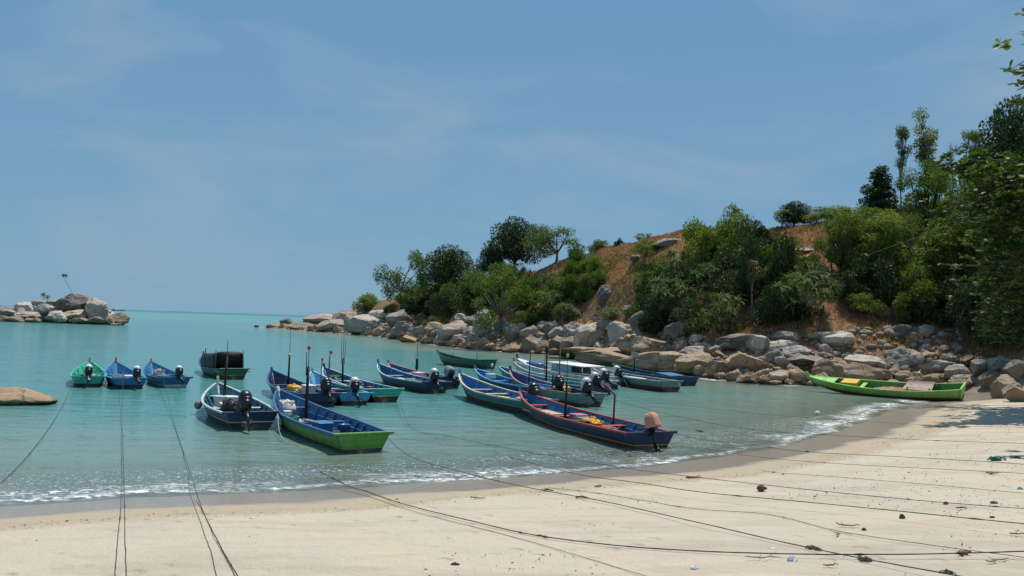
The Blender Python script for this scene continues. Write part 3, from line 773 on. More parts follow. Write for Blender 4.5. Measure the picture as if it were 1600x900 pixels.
def limbs_mesh(name, blobs, rng, r=.05, base=(0, 0, -.15), fork=.35, mat=BARK, extra=3):
    mb = MB(); b0 = Vector(base); fk = Vector((rng.uniform(-.06, .06), rng.uniform(-.06, .06), fork))
    mb.tube([b0, b0.lerp(fk, .5) + Vector((.02, .01, 0)), fk], [r * 1.3, r, r * .85], 7)
    for b in blobs:
        e = Vector(b[:3]); md = fk.lerp(e, .55) + Vector(rng.uniform(-.08, .08, 3)) + Vector((0, 0, -.04))
        mb.tube([fk, md, e], [r * .65, r * .42, r * .15], 5)
        for _ in range(extra):
            t2 = e + Vector(rng.normal(size=3)).normalized() * b[3] * .85
            mb.tube([md.lerp(e, .5), md.lerp(e, .6).lerp(t2, .5) + Vector((0, 0, .03)), t2], [r * .25, r * .16, r * .06], 4)
    return mb.mesh(name, mat)
TPL = {}
def make_tpl(key, mat, blobs, n, leaf, r=.05, fork=.35, seed=0, bark=BARK, **kw):
    rng = np.random.default_rng(seed + 40); cm = crown_mesh('crown', blobs, n, leaf, rng, mat, **kw)
    tm = limbs_mesh('trunk', blobs, rng, r, fork=fork, mat=bark)
    # normalise: half-width 1, height 2
    co = np.concatenate([np.array([v.co[:] for v in cm.vertices])]); lo = np.percentile(co, 1.5, 0); hi = np.percentile(co, 98.5, 0)
    w = max(hi[0] - lo[0], hi[1] - lo[1]) / 2; cxy = (hi + lo) / 2; zt = hi[2]
    TPL[key] = (cm, tm, w, zt, cxy)
def bush_blobs(rng, nb=9, zlo=.25, top=1.0, spread=.75, rr=(.28, .48)):
    out = []
    for i in range(nb):
        a = rng.uniform(0, 6.28); q = math.sqrt(rng.random()) * spread; z = zlo + (top - zlo) * rng.random() * (1 - .45 * q / spread)
        out.append((q * math.cos(a), q * math.sin(a), z, rng.uniform(*rr), rng.uniform(.65, .95)))
    return out
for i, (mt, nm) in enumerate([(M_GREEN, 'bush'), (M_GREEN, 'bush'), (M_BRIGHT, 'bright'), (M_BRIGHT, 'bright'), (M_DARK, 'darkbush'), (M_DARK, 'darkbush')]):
    rng = np.random.default_rng(300 + i)
    make_tpl(nm + str(i % 2), mt, bush_blobs(rng, 17, .2, 1.3, .85, (.18, .40)), 6000, .085, .035, .15, seed=i, droop=.1)
for i in range(2):   # domed dense trees
    rng = np.random.default_rng(330 + i)
    bl = [(.62 * math.cos(a), .62 * math.sin(a), .75 + .12 * math.sin(3 * a), .42, .8) for a in np.linspace(0, 5.5, 7)] + \
         [(.36 * math.cos(a), .36 * math.sin(a), 1.2, .42, .8) for a in np.linspace(.4, 5.6, 5)] + [(0, 0, 1.42, .4, .75), (.0, .1, .9, .5, .8)]
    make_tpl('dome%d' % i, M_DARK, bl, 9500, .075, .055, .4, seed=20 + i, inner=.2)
for i in range(3):   # airy trees, limbs show through
    rng = np.random.default_rng(345 + i); bl = []
    for k in range(12):
        a = rng.uniform(0, 6.28); q = rng.uniform(.15, .85); bl.append((q * math.cos(a), q * math.sin(a), rng.uniform(.6, 1.8) - .3 * q, rng.uniform(.2, .36), .85))
    make_tpl('airy%d' % i, M_AIRY if i < 2 else M_GREEN, bl, 5600, .065, .04, .5, seed=30 + i, bark=BARK2, inner=.35, hollow=.6, droop=.3)
for i in range(2):   # tall slim trees
    rng = np.random.default_rng(360 + i); bl = []
    for k in range(13):
        z = rng.uniform(1.2, 4.2); q = rng.uniform(.05, .42) * (1.2 if z < 3.2 else .8); a = rng.uniform(0, 6.28)
        bl.append((q * math.cos(a), q * math.sin(a), z, rng.uniform(.2, .34), 1.0))
    make_tpl('slim%d' % i, M_AIRY, bl, 3000, .10, .045, 1.3, seed=50 + i, bark=BARK2, inner=.4, hollow=.6)
for i in range(2):   # tall leafy columns (young wattles)
    rng = np.random.default_rng(375 + i); bl = []
    for k in range(26):
        z = rng.uniform(.35, 2.6); q = math.sqrt(rng.random()) * .75 * (1 - .45 * z / 2.6); a = rng.uniform(0, 6.28)
        bl.append((q * math.cos(a), q * math.sin(a), z, rng.uniform(.15, .36), .95))
    make_tpl('column%d' % i, M_BRIGHT if i else M_GREEN, bl, 8000, .075, .04, .3, seed=60 + i, droop=.35)
rng = np.random.default_rng(390); bl = []
for k in range(16):
    z = .25 + 2.0 * k / 15; q = .62 * (1 - .8 * (k / 15)) * rng.uniform(.4, 1); a = k * 2.4
    bl.append((q * math.cos(a), q * math.sin(a), z, .4 * (1 - .55 * k / 15), .8))
make_tpl('cone0', M_DARK, bl, 7500, .10, .05, .3, seed=70)

def strap_rosettes(heads, nleaf, L, W, rng, mat, name='crown', sag=1.0):
    vs, fs, b = [], [], 0
    for hx, hy, hz_, sc in heads:
        for k in range(nleaf):
            a = rng.uniform(0, 6.28); el = rng.uniform(-.35, 1.45); l = L * sc * rng.uniform(.75, 1.15); w = W * sc * rng.uniform(.8, 1.2)
            h = np.array([math.cos(a), math.sin(a), 0]); s = np.array([-h[1], h[0], 0]); p = np.array([hx, hy, hz_]); pts = []
            for j in range(5):
                ww = w * (1, .95, .8, .5, .05)[j]; pts += [p - s * ww / 2, p + s * ww / 2 + np.array([0, 0, w * .12])]
                p = p + (h * math.cos(el) + np.array([0, 0, math.sin(el)])) * l / 4; el -= sag * rng.uniform(.28, .52)
            vs.append(np.array(pts))
            fs += [(b + 2 * j, b + 2 * j + 1, b + 2 * j + 3, b + 2 * j + 2) for j in range(4)]; b += 10
    return mesh_np(name, np.concatenate(vs), np.array(fs), [mat])
for i in range(3):
    rng = np.random.default_rng(400 + i); heads = []
    for k in range(26):
        a = rng.uniform(0, 6.28); q = math.sqrt(rng.random()) * .82; heads.append((q * math.cos(a), q * math.sin(a), rng.uniform(.45, 1.7) * (1 - .3 * q), rng.uniform(.75, 1.15)))
    cm = strap_rosettes(heads, 50, .44, .032, rng, M_PAND)
    tm = limbs_mesh('trunk', [(*h[:3], .05) for h in heads], rng, .05, fork=.25, mat=BARK2, extra=0)
    TPL['pandan%d' % i] = (cm, tm, 1.15, 2.0, np.zeros(3))
rng = np.random.default_rng(410); heads = [(.0, 0, 2.4, .8), (.2, .1, 2.1, .7), (-.2, .05, 1.9, .7)]
cm = strap_rosettes(heads, 50, .7, .06, rng, M_DEAD, sag=1.6); tm = limbs_mesh('trunk', [(*h[:3], .05) for h in heads], rng, .06, fork=1.2, mat=BARK2, extra=0)
TPL['deadpalm0'] = (cm, tm, .75, 2.9, np.zeros(3))
rng = np.random.default_rng(411)
def palm_tpl(key, mat):
    v, f, b = [], [], 0
    for k in range(20):
        a = k * 2.399; el = rng.uniform(-.1, 1.2); h = np.array([math.cos(a), math.sin(a), 0]); s = np.array([-h[1], h[0], 0]); p = np.array([0, 0, 2.0])
        for j in range(14):
            dv = h * math.cos(el) + np.array([0, 0, math.sin(el)]); p2 = p + dv * .062; w = .26 * math.sin(math.pi * (.12 + .86 * j / 14))
            for sg in (-1, 1):
                t = p + s * sg * w + dv * .12 - np.array([0, 0, .10]); v += [p, p2, t]; f.append((b, b + 1, b + 2)); b += 3
            p = p2; el -= .11
    cm = mesh_np('crown', np.array(v), np.array(f), [mat]); mb = MB(); mb.tube([(0, 0, -.2), (.03, 0, 1), (0, 0, 2.02)], [.075, .055, .05], 7)
    TPL[key] = (cm, mb.mesh('trunk', BARK2), .85, 2.6, np.zeros(3))
palm_tpl('palm0', M_GREEN)
# leafless tree
rng = np.random.default_rng(412); mb = MB()
def twig(p, d, l, r, lev):
    e = p + d * l; mb.tube([p, p.lerp(e, .5) + Vector(rng.normal(size=3)) * l * .05, e], [r, r * .8, r * .55], 4, cap=False)
    if lev:
        for _ in range(3 if lev > 1 else 4):
            nd = (d + Vector(rng.normal(size=3)) * .42 + Vector((0, 0, .15))).normalized(); twig(p.lerp(e, rng.uniform(.55, 1)), nd, l * .62, r * .5, lev - 1)
twig(Vector((0, 0, -.1)), Vector((0, 0, 1)), 1.0, .07, 4)
TPL['bare0'] = (None, mb.mesh('trunk', BARK2), .55, 2.3, np.zeros(3))

PR = random.Random(11); PLANTS = []
def plant(key, p, w, h, name, label, cat, group, col=None, rz=None):
    cm, tm, tw, tz, cxy = TPL[key]
    e = empty(name, p, PR.uniform(0, 6.28) if rz is None else rz)
    s = (w / 2 / tw, w / 2 / tw, h / tz)
    tag(e, label, cat, group)
    for nm, me in (('trunk', tm), ('crown', cm)):
        if me is None: continue
        o = obj(nm, me, e); o.scale = s
        if nm == 'crown':
            c = col or (PR.uniform(.85, 1.15),) * 3; o.color = (*c, 1)
    PLANTS.append((p[0], p[1], w / 2)); return e
def plant_px(key, cx, by, w, h, name, label, cat, group, Y=None, col=None, tight=True):
    if Y is None:
        p = hit(cx, by)
        if p is None: p = at_depth(cx, by, 90)
    else:
        q = at_depth(cx, by, Y); zt = hz(q.x, q.y); p = Vector((q.x, q.y, zt))
        # keep the top where the photograph shows it
        top = at_depth(cx, by - h, Y).z; h = (top - zt) * F / Y
    s = p.y / F
    return plant(key, Vector((p.x, p.y, p.z - .1)), w * s * 1.08, h * s + .1, name, label, cat, group, col)
G1, G2, G3, G4 = 'trees on the headland skyline', 'shrubs covering the headland', 'screw pines on the headland slope', 'trees on the hillside'
PL = [
 ('airy0', 628, 482, 72, 86, 'airy_tree', 'pale green airy tree with forked limbs, closest to the sea', 'tree', G1),
 ('bush0', 572, 487, 46, 26, 'sparse_bush', 'sparse bush on the pinkish slabs at the seaward end', 'bush', G2),
 ('bush0', 612, 490, 30, 15, 'shrub', 'low green shrub at the foot of the airy seaward tree', 'shrub', G2),
 ('dome0', 700, 462, 78, 72, 'domed_tree', 'dark domed tree beside the airy seaward tree', 'tree', G1),
 ('dome1', 803, 418, 78, 72, 'domed_tree', 'tallest dark domed tree on the skyline', 'tree', G1, 124),
 ('dome0', 768, 418, 40, 30, 'domed_tree', 'small dark tree tucked against the tallest domed tree', 'tree', G1, 122),
 ('airy1', 868, 412, 74, 58, 'airy_tree', 'airy tree with visible limbs beside the tallest dark domed tree', 'tree', G1, 114),
 ('bush1', 932, 390, 32, 14, 'shrub', 'low green bush on the ridge above the orange grass', 'shrub', G2, 107),
 ('darkbush0', 968, 382, 14, 9, 'shrub', 'tiny dark bush on the orange ridge', 'shrub', G2, 103),
 ('pandan0', 1008, 374, 36, 14, 'screw_pine', 'small spiky plant on the orange ridge line', 'screw pine', G3, 98),
 ('bright0', 1010, 402, 38, 26, 'shrub', 'bright round shrub in the orange grass', 'shrub', G2),
 ('bright1', 930, 456, 44, 32, 'shrub', 'bright green shrub at the edge of the orange grass gully', 'shrub', G2),
 ('bush0', 645, 490, 50, 28, 'shrub', 'rounded green shrub below the dark domed tree by the sea', 'shrub', G2),
 ('darkbush0', 668, 494, 56, 38, 'shrub', 'dark shrub in the shade below the domed tree', 'shrub', G2),
 ('darkbush1', 700, 494, 60, 44, 'shrub', 'dark tangled shrub above the big pinkish boulder', 'shrub', G2),
 ('bush1', 735, 492, 74, 60, 'shrub', 'broad green shrub above the tall whitish boulder', 'shrub', G2),
 ('airy2', 780, 524, 92, 108, 'leafy_tree', 'yellow green tree whose slim trunk stands among the boulders', 'tree', G4),
 ('bush0', 822, 482, 66, 46, 'shrub', 'large green shrub between the slim trunked tree and the gully', 'shrub', G2),
 ('pandan1', 852, 497, 66, 54, 'screw_pine', 'screw pine above the flat pale rocks', 'screw pine', G3),
 ('bush1', 880, 480, 60, 42, 'shrub', 'wide green shrub just above the dark split boulder', 'shrub', G2),
 ('pandan2', 884, 506, 54, 40, 'screw_pine', 'screw pine overhanging the dark split boulder', 'screw pine', G3),
 ('bush0', 905, 472, 50, 38, 'shrub', 'mid green shrub beside the dead branches', 'shrub', G2),
 ('bright0', 830, 505, 42, 20, 'shrub', 'low bright green bush behind the grey boulders', 'shrub', G2),
 ('bush1', 675, 512, 24, 16, 'shrub', 'little green bush growing between the pale boulders', 'shrub', G2),
 ('bush0', 1093, 418, 76, 70, 'leafy_tree', 'wide mid green tree on the ridge', 'tree', G4),
 ('bright0', 1143, 405, 66, 74, 'leafy_tree', 'bright green tree with a rounded top on the ridge', 'tree', G4),
 ('palm0', 1148, 378, 24, 60, 'palm_tree', 'dark spiky palm top above the bright ridge tree', 'palm', G1, 88),
 ('dome1', 1242, 364, 50, 46, 'domed_tree', 'small dark round tree alone on the ridge', 'tree', G1, 83),
 ('palm0', 1222, 362, 30, 36, 'palm_tree', 'small palm against the dark round ridge tree', 'palm', G1, 82),
 ('bright0', 1305, 350, 74, 26, 'shrub', 'low bright hedge like bush on the ridge', 'shrub', G2, 80),
 ('bare0', 1318, 340, 14, 24, 'bare_sapling', 'thin sapling on the ridge against the sky', 'sapling', G1, 80),
 ('cone0', 1374, 346, 56, 82, 'conical_tree', 'dark conical tree on the ridge', 'tree', G1, 79),
 ('slim0', 1408, 335, 26, 138, 'slim_tree', 'tall slim tree with a thin open crown, beside the dark conical one', 'tree', G1, 78),
 ('slim1', 1450, 325, 36, 150, 'slim_tree', 'tallest slim tree on the ridge', 'tree', G1, 77),
 ('bare0', 1489, 310, 24, 116, 'bare_tree', 'leafless grey tree on the ridge', 'tree', G1, 76),
 ('slim0', 1518, 320, 36, 116, 'slim_tree', 'leafy slim tree beside the leafless one', 'tree', G1, 74),
 ('pandan0', 1012, 466, 60, 52, 'screw_pine', 'screw pine on the edge of the orange gully', 'screw pine', G3),
 ('pandan1', 1050, 448, 82, 72, 'screw_pine', 'upper screw pine clump below the wide ridge tree', 'screw pine', G3),
 ('pandan2', 1045, 500, 98, 86, 'screw_pine', 'largest screw pine clump, over the big dark grey boulder', 'screw pine', G3),
 ('pandan0', 1112, 472, 92, 80, 'screw_pine', 'screw pine clump in the middle of the slope', 'screw pine', G3),
 ('pandan1', 1120, 524, 84, 82, 'screw_pine', 'tall screw pine with bare stilt stems over the bedrock', 'screw pine', G3),
 ('pandan2', 958, 506, 44, 30, 'screw_pine', 'small screw pine behind the rounded pale boulder', 'screw pine', G3),
 ('darkbush0', 1080, 522, 60, 50, 'shrub', 'dark shrub in shade between the screw pines', 'shrub', G2),
 ('darkbush1', 1188, 470, 74, 112, 'leafy_tree', 'dark broad tree behind the withered palm', 'tree', G4),
 ('deadpalm0', 1174, 506, 34, 110, 'dead_palm', 'withered brown palm with hanging dead fronds', 'palm', G4),
 ('pandan0', 1252, 506, 118, 100, 'screw_pine', 'widest screw pine clump beside the brown grass slope', 'screw pine', G3),
 ('pandan1', 1212, 508, 56, 50, 'screw_pine', 'screw pine low beside the withered palm', 'screw pine', G3),
 ('pandan2', 1265, 455, 84, 60, 'screw_pine', 'screw pine clump high beside the dark broad tree', 'screw pine', G3),
 ('darkbush1', 1215, 505, 70, 50, 'shrub', 'dark undergrowth shrub under the widest screw pine', 'shrub', G2),
 ('column0', 1322, 440, 56, 104, 'leafy_tree', 'upright green tree at the edge of the orange slope', 'tree', G4),
 ('column1', 1375, 452, 68, 116, 'leafy_tree', 'upright yellow green tree above the dark overhanging rock', 'tree', G4),
 ('airy2', 1420, 455, 80, 120, 'leafy_tree', 'upright green tree uphill of the dark flat rock', 'tree', G4),
 ('column1', 1445, 395, 66, 135, 'leafy_tree', 'tall bright green tree in front of the tallest slim tree', 'tree', G4),
 ('airy2', 1490, 400, 74, 140, 'leafy_tree', 'tall green tree in front of the leafless one', 'tree', G4),
 ('column1', 1465, 470, 84, 110, 'leafy_tree', 'leafy tree just above the rusty lower slope', 'tree', G4),
 ('column0', 1535, 430, 90, 170, 'leafy_tree', 'tall leafy tree behind the overhanging broad leaves', 'tree', G4),
 ('dome1', 1580, 370, 110, 200, 'leafy_tree', 'high domed green tree at the edge of the picture', 'tree', G4),
 ('column1', 1590, 470, 100, 170, 'leafy_tree', 'shaded leafy tree deep under the overhanging broad leaves', 'tree', G4),
 ('column0', 1350, 420, 60, 92, 'leafy_tree', 'leafy tree behind the two upright trees on the slope', 'tree', G4),
 ('airy2', 1300, 432, 60, 84, 'leafy_tree', 'open crowned tree at the edge of the widest screw pine clump', 'tree', G4),
 ('bush1', 1400, 420, 76, 70, 'shrub', 'tall green shrub mass below the dark conical tree', 'shrub', G2),
 ('darkbush0', 1345, 470, 74, 60, 'shrub', 'dark shrub at the foot of the upright trees', 'shrub', G2),
 ('darkbush1', 1400, 478, 80, 62, 'shrub', 'dark shrub right above the dark overhanging rock', 'shrub', G2),
 ('bush0', 1450, 490, 80, 70, 'shrub', 'green shrub between the overhanging rock and the shaded bank', 'shrub', G2),
 ('darkbush0', 1140, 500, 84, 70, 'shrub', 'dark shrub behind the stilted screw pine', 'shrub', G2),
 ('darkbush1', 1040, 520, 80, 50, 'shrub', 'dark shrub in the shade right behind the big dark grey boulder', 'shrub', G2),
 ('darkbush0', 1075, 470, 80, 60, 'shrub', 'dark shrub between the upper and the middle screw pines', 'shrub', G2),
 ('bush1', 1215, 440, 70, 66, 'shrub', 'green shrub above the dark undergrowth beside the withered palm', 'shrub', G2),
 ('darkbush1', 1165, 440, 70, 60, 'shrub', 'dark shrub below the bright ridge tree', 'shrub', G2),
 ('column1', 1500, 470, 80, 130, 'leafy_tree', 'leafy tree above the stony bank', 'tree', G4),
 ('column0', 1560, 470, 90, 150, 'leafy_tree', 'tall leafy tree in the shade beside the overhanging branches', 'tree', G4),
 ('bush0', 1430, 505, 74, 60, 'shrub', 'green shrub on the rusty lower slope', 'shrub', G2),
 ('bush1', 1352, 492, 50, 30, 'shrub', 'low shrub on the brown grass slope', 'shrub', G2),
 ('darkbush0', 1490, 508, 84, 70, 'shrub', 'dark shrub at the top of the stony bank', 'shrub', G2),
 ('darkbush1', 1540, 520, 90, 90, 'shrub', 'dark shrub under the overhanging broad leaves', 'shrub', G2),
 ('darkbush0', 1590, 545, 90, 120, 'shrub', 'darkest shrub beside the shaded boulders', 'shrub', G2),
 ('pandan1', 1520, 505, 40, 50, 'screw_pine', 'screw pine with drooping straps in the dark undergrowth', 'screw pine', G3),
]
for e in PL:
    plant_px(*e[:9], Y=(e[9] if len(e) > 9 else None))
# scrub between the plants one can tell apart: placed by clearing, not inside the open dry-grass patches
OPEN = [[(840, 395), (990, 370), (990, 430), (930, 425), (840, 422)], [(826, 432), (860, 412), (1072, 366), (1080, 400), (1015, 425), (985, 470), (945, 470), (955, 410), (870, 425)],
        [(1200, 350), (1310, 345), (1310, 430), (1222, 440)], [(1280, 430), (1350, 430), (1330, 520), (1260, 520)], [(1330, 505), (1560, 505), (1570, 570), (1330, 570)],
        [(940, 470), (1000, 470), (990, 500), (900, 500)]]
def inpoly(x, y, poly):
    c = False
    for (x1, y1), (x2, y2) in zip(poly, poly[1:] + poly[:1]):
        if (y1 > y) != (y2 > y) and x < (x2 - x1) * (y - y1) / (y2 - y1) + x1: c = not c
    return c
ZONES = [(700, 'on the seaward part of the headland'), (900, 'in the middle of the headland slope'), (1100, 'between the screw pines and the gully'), (1300, 'around the withered palm'), (1700, 'under the tall leafy trees')]
cnt = 0; tries = 0
while cnt < 85 and tries < 3000:
    tries += 1
    px = PR.uniform(600, 1640); lo = np.interp(px, [600, 800, 1000, 1200, 1640], [480, 440, 400, 365, 320]); py = PR.uniform(lo, np.interp(px, [600, 800, 1000, 1250, 1640], [490, 500, 505, 505, 530]))
    if any(inpoly(px, py, o) for o in OPEN): continue
    p = hit(px, py)
    if p is None: continue
    w = PR.uniform(26, 54) * p.y / F
    if any((p.x - a) ** 2 + (p.y - b) ** 2 < (.38 * (w / 2 + c)) ** 2 for a, b, c in PLANTS): continue
    zone = next(z for lim, z in ZONES if px < lim)
    key = PR.choice(['bush0', 'bush1', 'bright0', 'bright1', 'darkbush0', 'darkbush1', 'pandan0', 'pandan1'] if px > 800 else ['bush0', 'bush1', 'darkbush0', 'darkbush1', 'bush0'])
    if key[:3] == 'pan': plant(key, Vector((p.x, p.y, p.z - .1)), w, w * .85, 'screw_pine', 'one of the small spiky screw pines ' + zone, 'screw pine', 'small screw pines ' + zone)
    else:
        cw = {'bu': 'mid green', 'br': 'bright green', 'da': 'dark green'}[key[:2]]
        plant(key, Vector((p.x, p.y, p.z - .1)), w, w * PR.uniform(.7, 1.0), 'shrub', f'one of the small {cw} shrubs {zone}', 'shrub', f'small {cw} shrubs {zone}')
    cnt += 1
# islet palms
for cx, h, lab in ((67, 24, 'taller of the two palms on the islet'), (73.5, 20, 'shorter of the two palms on the islet')):
    p = at_depth(cx, 475, 168); plant('palm0', Vector((p.x, p.y, p.z - .5)), 10 * 168 / F, h * 168 / F, 'palm_tree', lab, 'palm', 'palms on the islet')

# dry grass: uncountable blades
gr = np.random.default_rng(77); n = 140000
u = gr.uniform(-.12, .72, n); tt = gr.uniform(.10, 1.08, n)
yy = np.interp(u, cu, cD) + tt * (np.interp(u, ru, rD) - np.interp(u, cu, cD)); xx = u * yy
pat = fbm(xx, yy, .25, 61); ok = (pat > -.12) | (gr.random(n) < .25)
gz, gd, gt = height(xx, yy); ok &= (gz > 1.6) & (gt > 0)
xx, yy, gz = xx[ok], yy[ok], gz[ok]; n = len(xx); far = yy / 80
L = gr.uniform(.12, .38, n); d = gr.normal(size=(n, 3)) * .33; d[:, 2] = 1
v, f = leaves(np.stack([xx, yy, gz - .05], 1), d, L, .075 * far, gr, fold=.05)
o = obj('dry_grass', mesh_np('dry_grass', v, f, [M_DRY])); o.color = (1, 1, 1, 1)
tag(o, 'dry orange grass covering the open parts of the hill', 'grass', kind='stuff')
sel = (fbm(xx, yy, .35, 66) > .05) & (gr.random(n) < .5); ns = int(sel.sum())
d2 = gr.normal(size=(ns, 3)) * .5; d2[:, 2] = np.abs(d2[:, 2]) + .5
v, f = leaves(np.stack([xx, yy, gz - .03], 1)[sel], d2, gr.uniform(.15, .42, ns), .10 * far[sel], gr, fold=.1)
o = obj('green_weeds', mesh_np('green_weeds', v, f, [M_GREEN])); o.color = (1, .95, .8, 1)
tag(o, 'green weeds growing in patches through the dry grass', 'weeds', kind='stuff')

# fallen bare branches by the gully
BR = plain('dead_wood', (.30, .255, .21), .9, .4, 5, .2, .01)
mb = MB(); br = np.random.default_rng(5)
b0 = hit(925, 512); twig_sets = []
for k in range(7):
    a = Vector((b0.x + br.uniform(-2.5, 2.5), b0.y + br.uniform(-1, 2), b0.z + br.uniform(.1, .5)))
    e = a + Vector((br.uniform(-2.6, 2.6), br.uniform(-.5, 1), br.uniform(.4, 2.2)))
    mb.tube([a, a.lerp(e, .5) + Vector((0, 0, .25)), e], [.07, .05, .02], 5)
    for _ in range(3):
        s_ = a.lerp(e, br.uniform(.35, .9)); mb.tube([s_, s_ + Vector((br.uniform(-.9, .9), br.uniform(-.4, .4), br.uniform(.1, .9)))], [.03, .012], 4)
tag(mb.build('dead_branch', BR), 'tangle of bleached dead branches above the huge slanted boulder', 'branch')

# large broad-leaved beach tree reaching in from the side
def broad_tree(name, label, base, trunk_pts, limbs, n_ros, seed, leafL):
    rng = np.random.default_rng(seed); e = empty(name, base); mb = MB(); tp = [Vector(p) - Vector(base) for p in trunk_pts]
    mb.tube(tp, [.32, .26, .2, .15][:len(tp)], 9)
    ros = []
    for lb in limbs:
        pts = [Vector(p) - Vector(base) for p in lb[0]]; mb.tube(pts, [.12, .08, .045, .02][:len(pts)] if len(pts) > 2 else [.1, .03], 6)
        for k in range(int(lb[2] * n_ros)):
            i = rng.integers(max(0, len(pts) - 3), len(pts) - 1); q = pts[i].lerp(pts[i + 1], rng.random()) + Vector(rng.normal(size=3)) * lb[1] * Vector((1, 1, .7))[0]
            ros.append(q)
            if rng.random() < .5: mb.tube([pts[i].lerp(pts[i + 1], .5), q], [.02, .008], 4, cap=False)
    mb.build('trunk', BARK, e)
    ros = np.array([q[:] for q in ros]); m_ = 11; P_ = np.repeat(ros, m_, 0); D = rng.normal(size=P_.shape); D[:, 2] = np.abs(D[:, 2]) * .5 - .15; D /= np.linalg.norm(D, axis=1, keepdims=True)
    nL = len(P_); l = rng.uniform(.65, 1.2, nL) * leafL
    # obovate leaf: six points, broad towards the tip
    s = np.cross(D, np.tile([[0, 0, 1.0]], (nL, 1)) + rng.normal(size=(nL, 3)) * .35); s /= np.linalg.norm(s, axis=1, keepdims=True); up_ = np.cross(s, D); lw = l[:, None]
    a = P_; b1 = a + D * lw * .4 + s * lw * .16; b2 = a + D * lw * .8 + s * lw * .27 - up_ * lw * .03; c = a + D * lw - up_ * lw * .10; d2 = a + D * lw * .8 - s * lw * .27 - up_ * lw * .03; d1 = a + D * lw * .4 - s * lw * .16
    v = np.stack([a, b1, b2, c, d2, d1], 1).reshape(-1, 3)
    obj('crown', mesh_np('crown', v, np.arange(6 * nL).reshape(-1, 6), [M_ALM]), e).color = (1, 1, 1, 1)
    tag(e, label, 'tree', 'broad leaved beach trees'); return e
bz = hz(22.5, 33.5)
def pxp(px, py, Y): return tuple(at_depth(px, py, Y))
broad_tree('beach_almond_tree', 'broad leaved tree overhanging the shaded boulders, its trunk out of the picture', (22.5, 33.5, bz),
    [(22.5, 33.5, bz - .3), (22.2, 33.4, 3), (22.0, 33.2, 6), (21.6, 33, 8.5)],
    [([(22.2, 33.4, 7.5), pxp(1610, 255, 32), pxp(1545, 250, 31), pxp(1470, 265, 30)], .33, 1.1), ([(22.2, 33.4, 7.6), pxp(1620, 285, 31), pxp(1570, 290, 30), pxp(1525, 300, 30)], .55, 1.8),
     ([(22.2, 33.4, 6), pxp(1620, 330, 31), pxp(1580, 345, 30.5), pxp(1530, 365, 30)], .6, 1.7), ([(22.2, 33.4, 5), pxp(1630, 385, 32), pxp(1585, 405, 31.5), pxp(1530, 425, 31.5)], .6, 1.5),
     ([(22.2, 33.4, 4), pxp(1630, 440, 33), pxp(1590, 460, 32), pxp(1555, 480, 32)], .55, 1.5), ([(22.2, 33.4, 3.4), pxp(1640, 480, 33), pxp(1605, 500, 32.5), pxp(1570, 520, 32.5)], .55, 1.4), ([(22.2, 33.4, 5.5), pxp(1660, 380, 30), pxp(1610, 400, 29.5), pxp(1570, 410, 29.5)], .6, 1.3), ([(22, 33.2, 8), (23, 33, 9.5), (24, 33, 10.5), (25.5, 32.5, 11)], 1.0, 1.6), ([(22, 33.2, 7), (24, 34.5, 8), (26, 35, 8.5)], 1.1, 1.6),
     ([(22, 33.2, 8), (21, 35, 9), (20.5, 37.5, 8.6), (20, 39, 8)], .9, 1.4)], 56, 91, .27)
bz = hz(18.2, 22.5)
broad_tree('beach_almond_tree', 'broad leaved tree of which only one leafy branch tip shows high against the sky', (18.2, 22.5, bz),
    [(18.2, 22.5, bz - .3), (18.0, 22.6, 4), (17.9, 22.6, 7.5), (17.8, 22.5, 10)],
    [([(17.9, 22.6, 8), pxp(1690, 130, 22), pxp(1630, 125, 21.6), pxp(1597, 112, 21.4)], .30, .7), ([(17.9, 22.6, 9), pxp(1720, 60, 23), pxp(1660, 60, 22.5), pxp(1635, 70, 22)], .6, 1.2), ([(17.9, 22.6, 8), (17, 24, 9), (15.8, 24.8, 9.4)], .5, .8),
     ([(17.9, 22.6, 7.6), (18.3, 21, 9), (18.6, 19.8, 9.6)], .8, 1.8), ([(17.9, 22.6, 8), (16.8, 21.6, 8.8), (15.4, 20.6, 9.2)], .7, 1.3), ([(17.9, 22.6, 9), (19.5, 23.5, 10), (20.5, 24, 10.4)], .9, 1.4)], 40, 92, .27)
# ------------------------------------------------------------------ boats
C = dict(navy=(.010, .032, .090), royal=(.020, .108, .26), blue=(.030, .190, .40), sky=(.10, .37, .60), teal=(.0, .22, .15), turq=(.05, .42, .32), green=(.008, .10, .055),
         lime=(.125, .31, .05), brightlime=(.27, .53, .12), olive=(.19, .30, .03), greygreen=(.17, .23, .21), brown=(.055, .030, .022), black=(.012, .013, .016), white=(.70, .70, .68), cream=(.62, .55, .40),
         red=(.45, .05, .045), rose=(.50, .17, .15), pink=(.72, .30, .22), grey=(.30, .30, .30), palegrey=(.48, .50, .50), yellow=(.70, .40, .02), purple=(.06, .07, .22), maroon=(.15, .035, .03), wood=(.33, .24, .16), bluegreen=(.012, .13, .17), paleblue=(.33, .46, .52))
PT = lambda c, rough=.45, wear=.5: paint('paint_' + c, C[c], rough, min(1, wear * 1.4))
BLACKP = plain('engine_black', (.012, .012, .014), .35, .3, 6, .5, .002)
WHITEP = plain('engine_white', (.62, .63, .64), .4, .15, 6, .5, .002)
STEEL = plain('galvanised_metal', (.32, .33, .34), .4, .2, 10, .5, .001, .6)
MASTM = plain('dark_pole', (.028, .024, .024), .7, .5, 9, .3, .004)
POLEM = plain('bamboo_pole', (.16, .12, .08), .7, .4, 9, .3, .004)
FLOORM = plain('deck_boards', (.13, .105, .085), .85, .45, 5, .2, .006)
TARPB = plain('black_tarp', (.010, .011, .014), .6, .4, 4, .3, .02)
CLOTHG = plain('grey_cloth', (.27, .27, .27), .9, .3, 5, .1, .02)
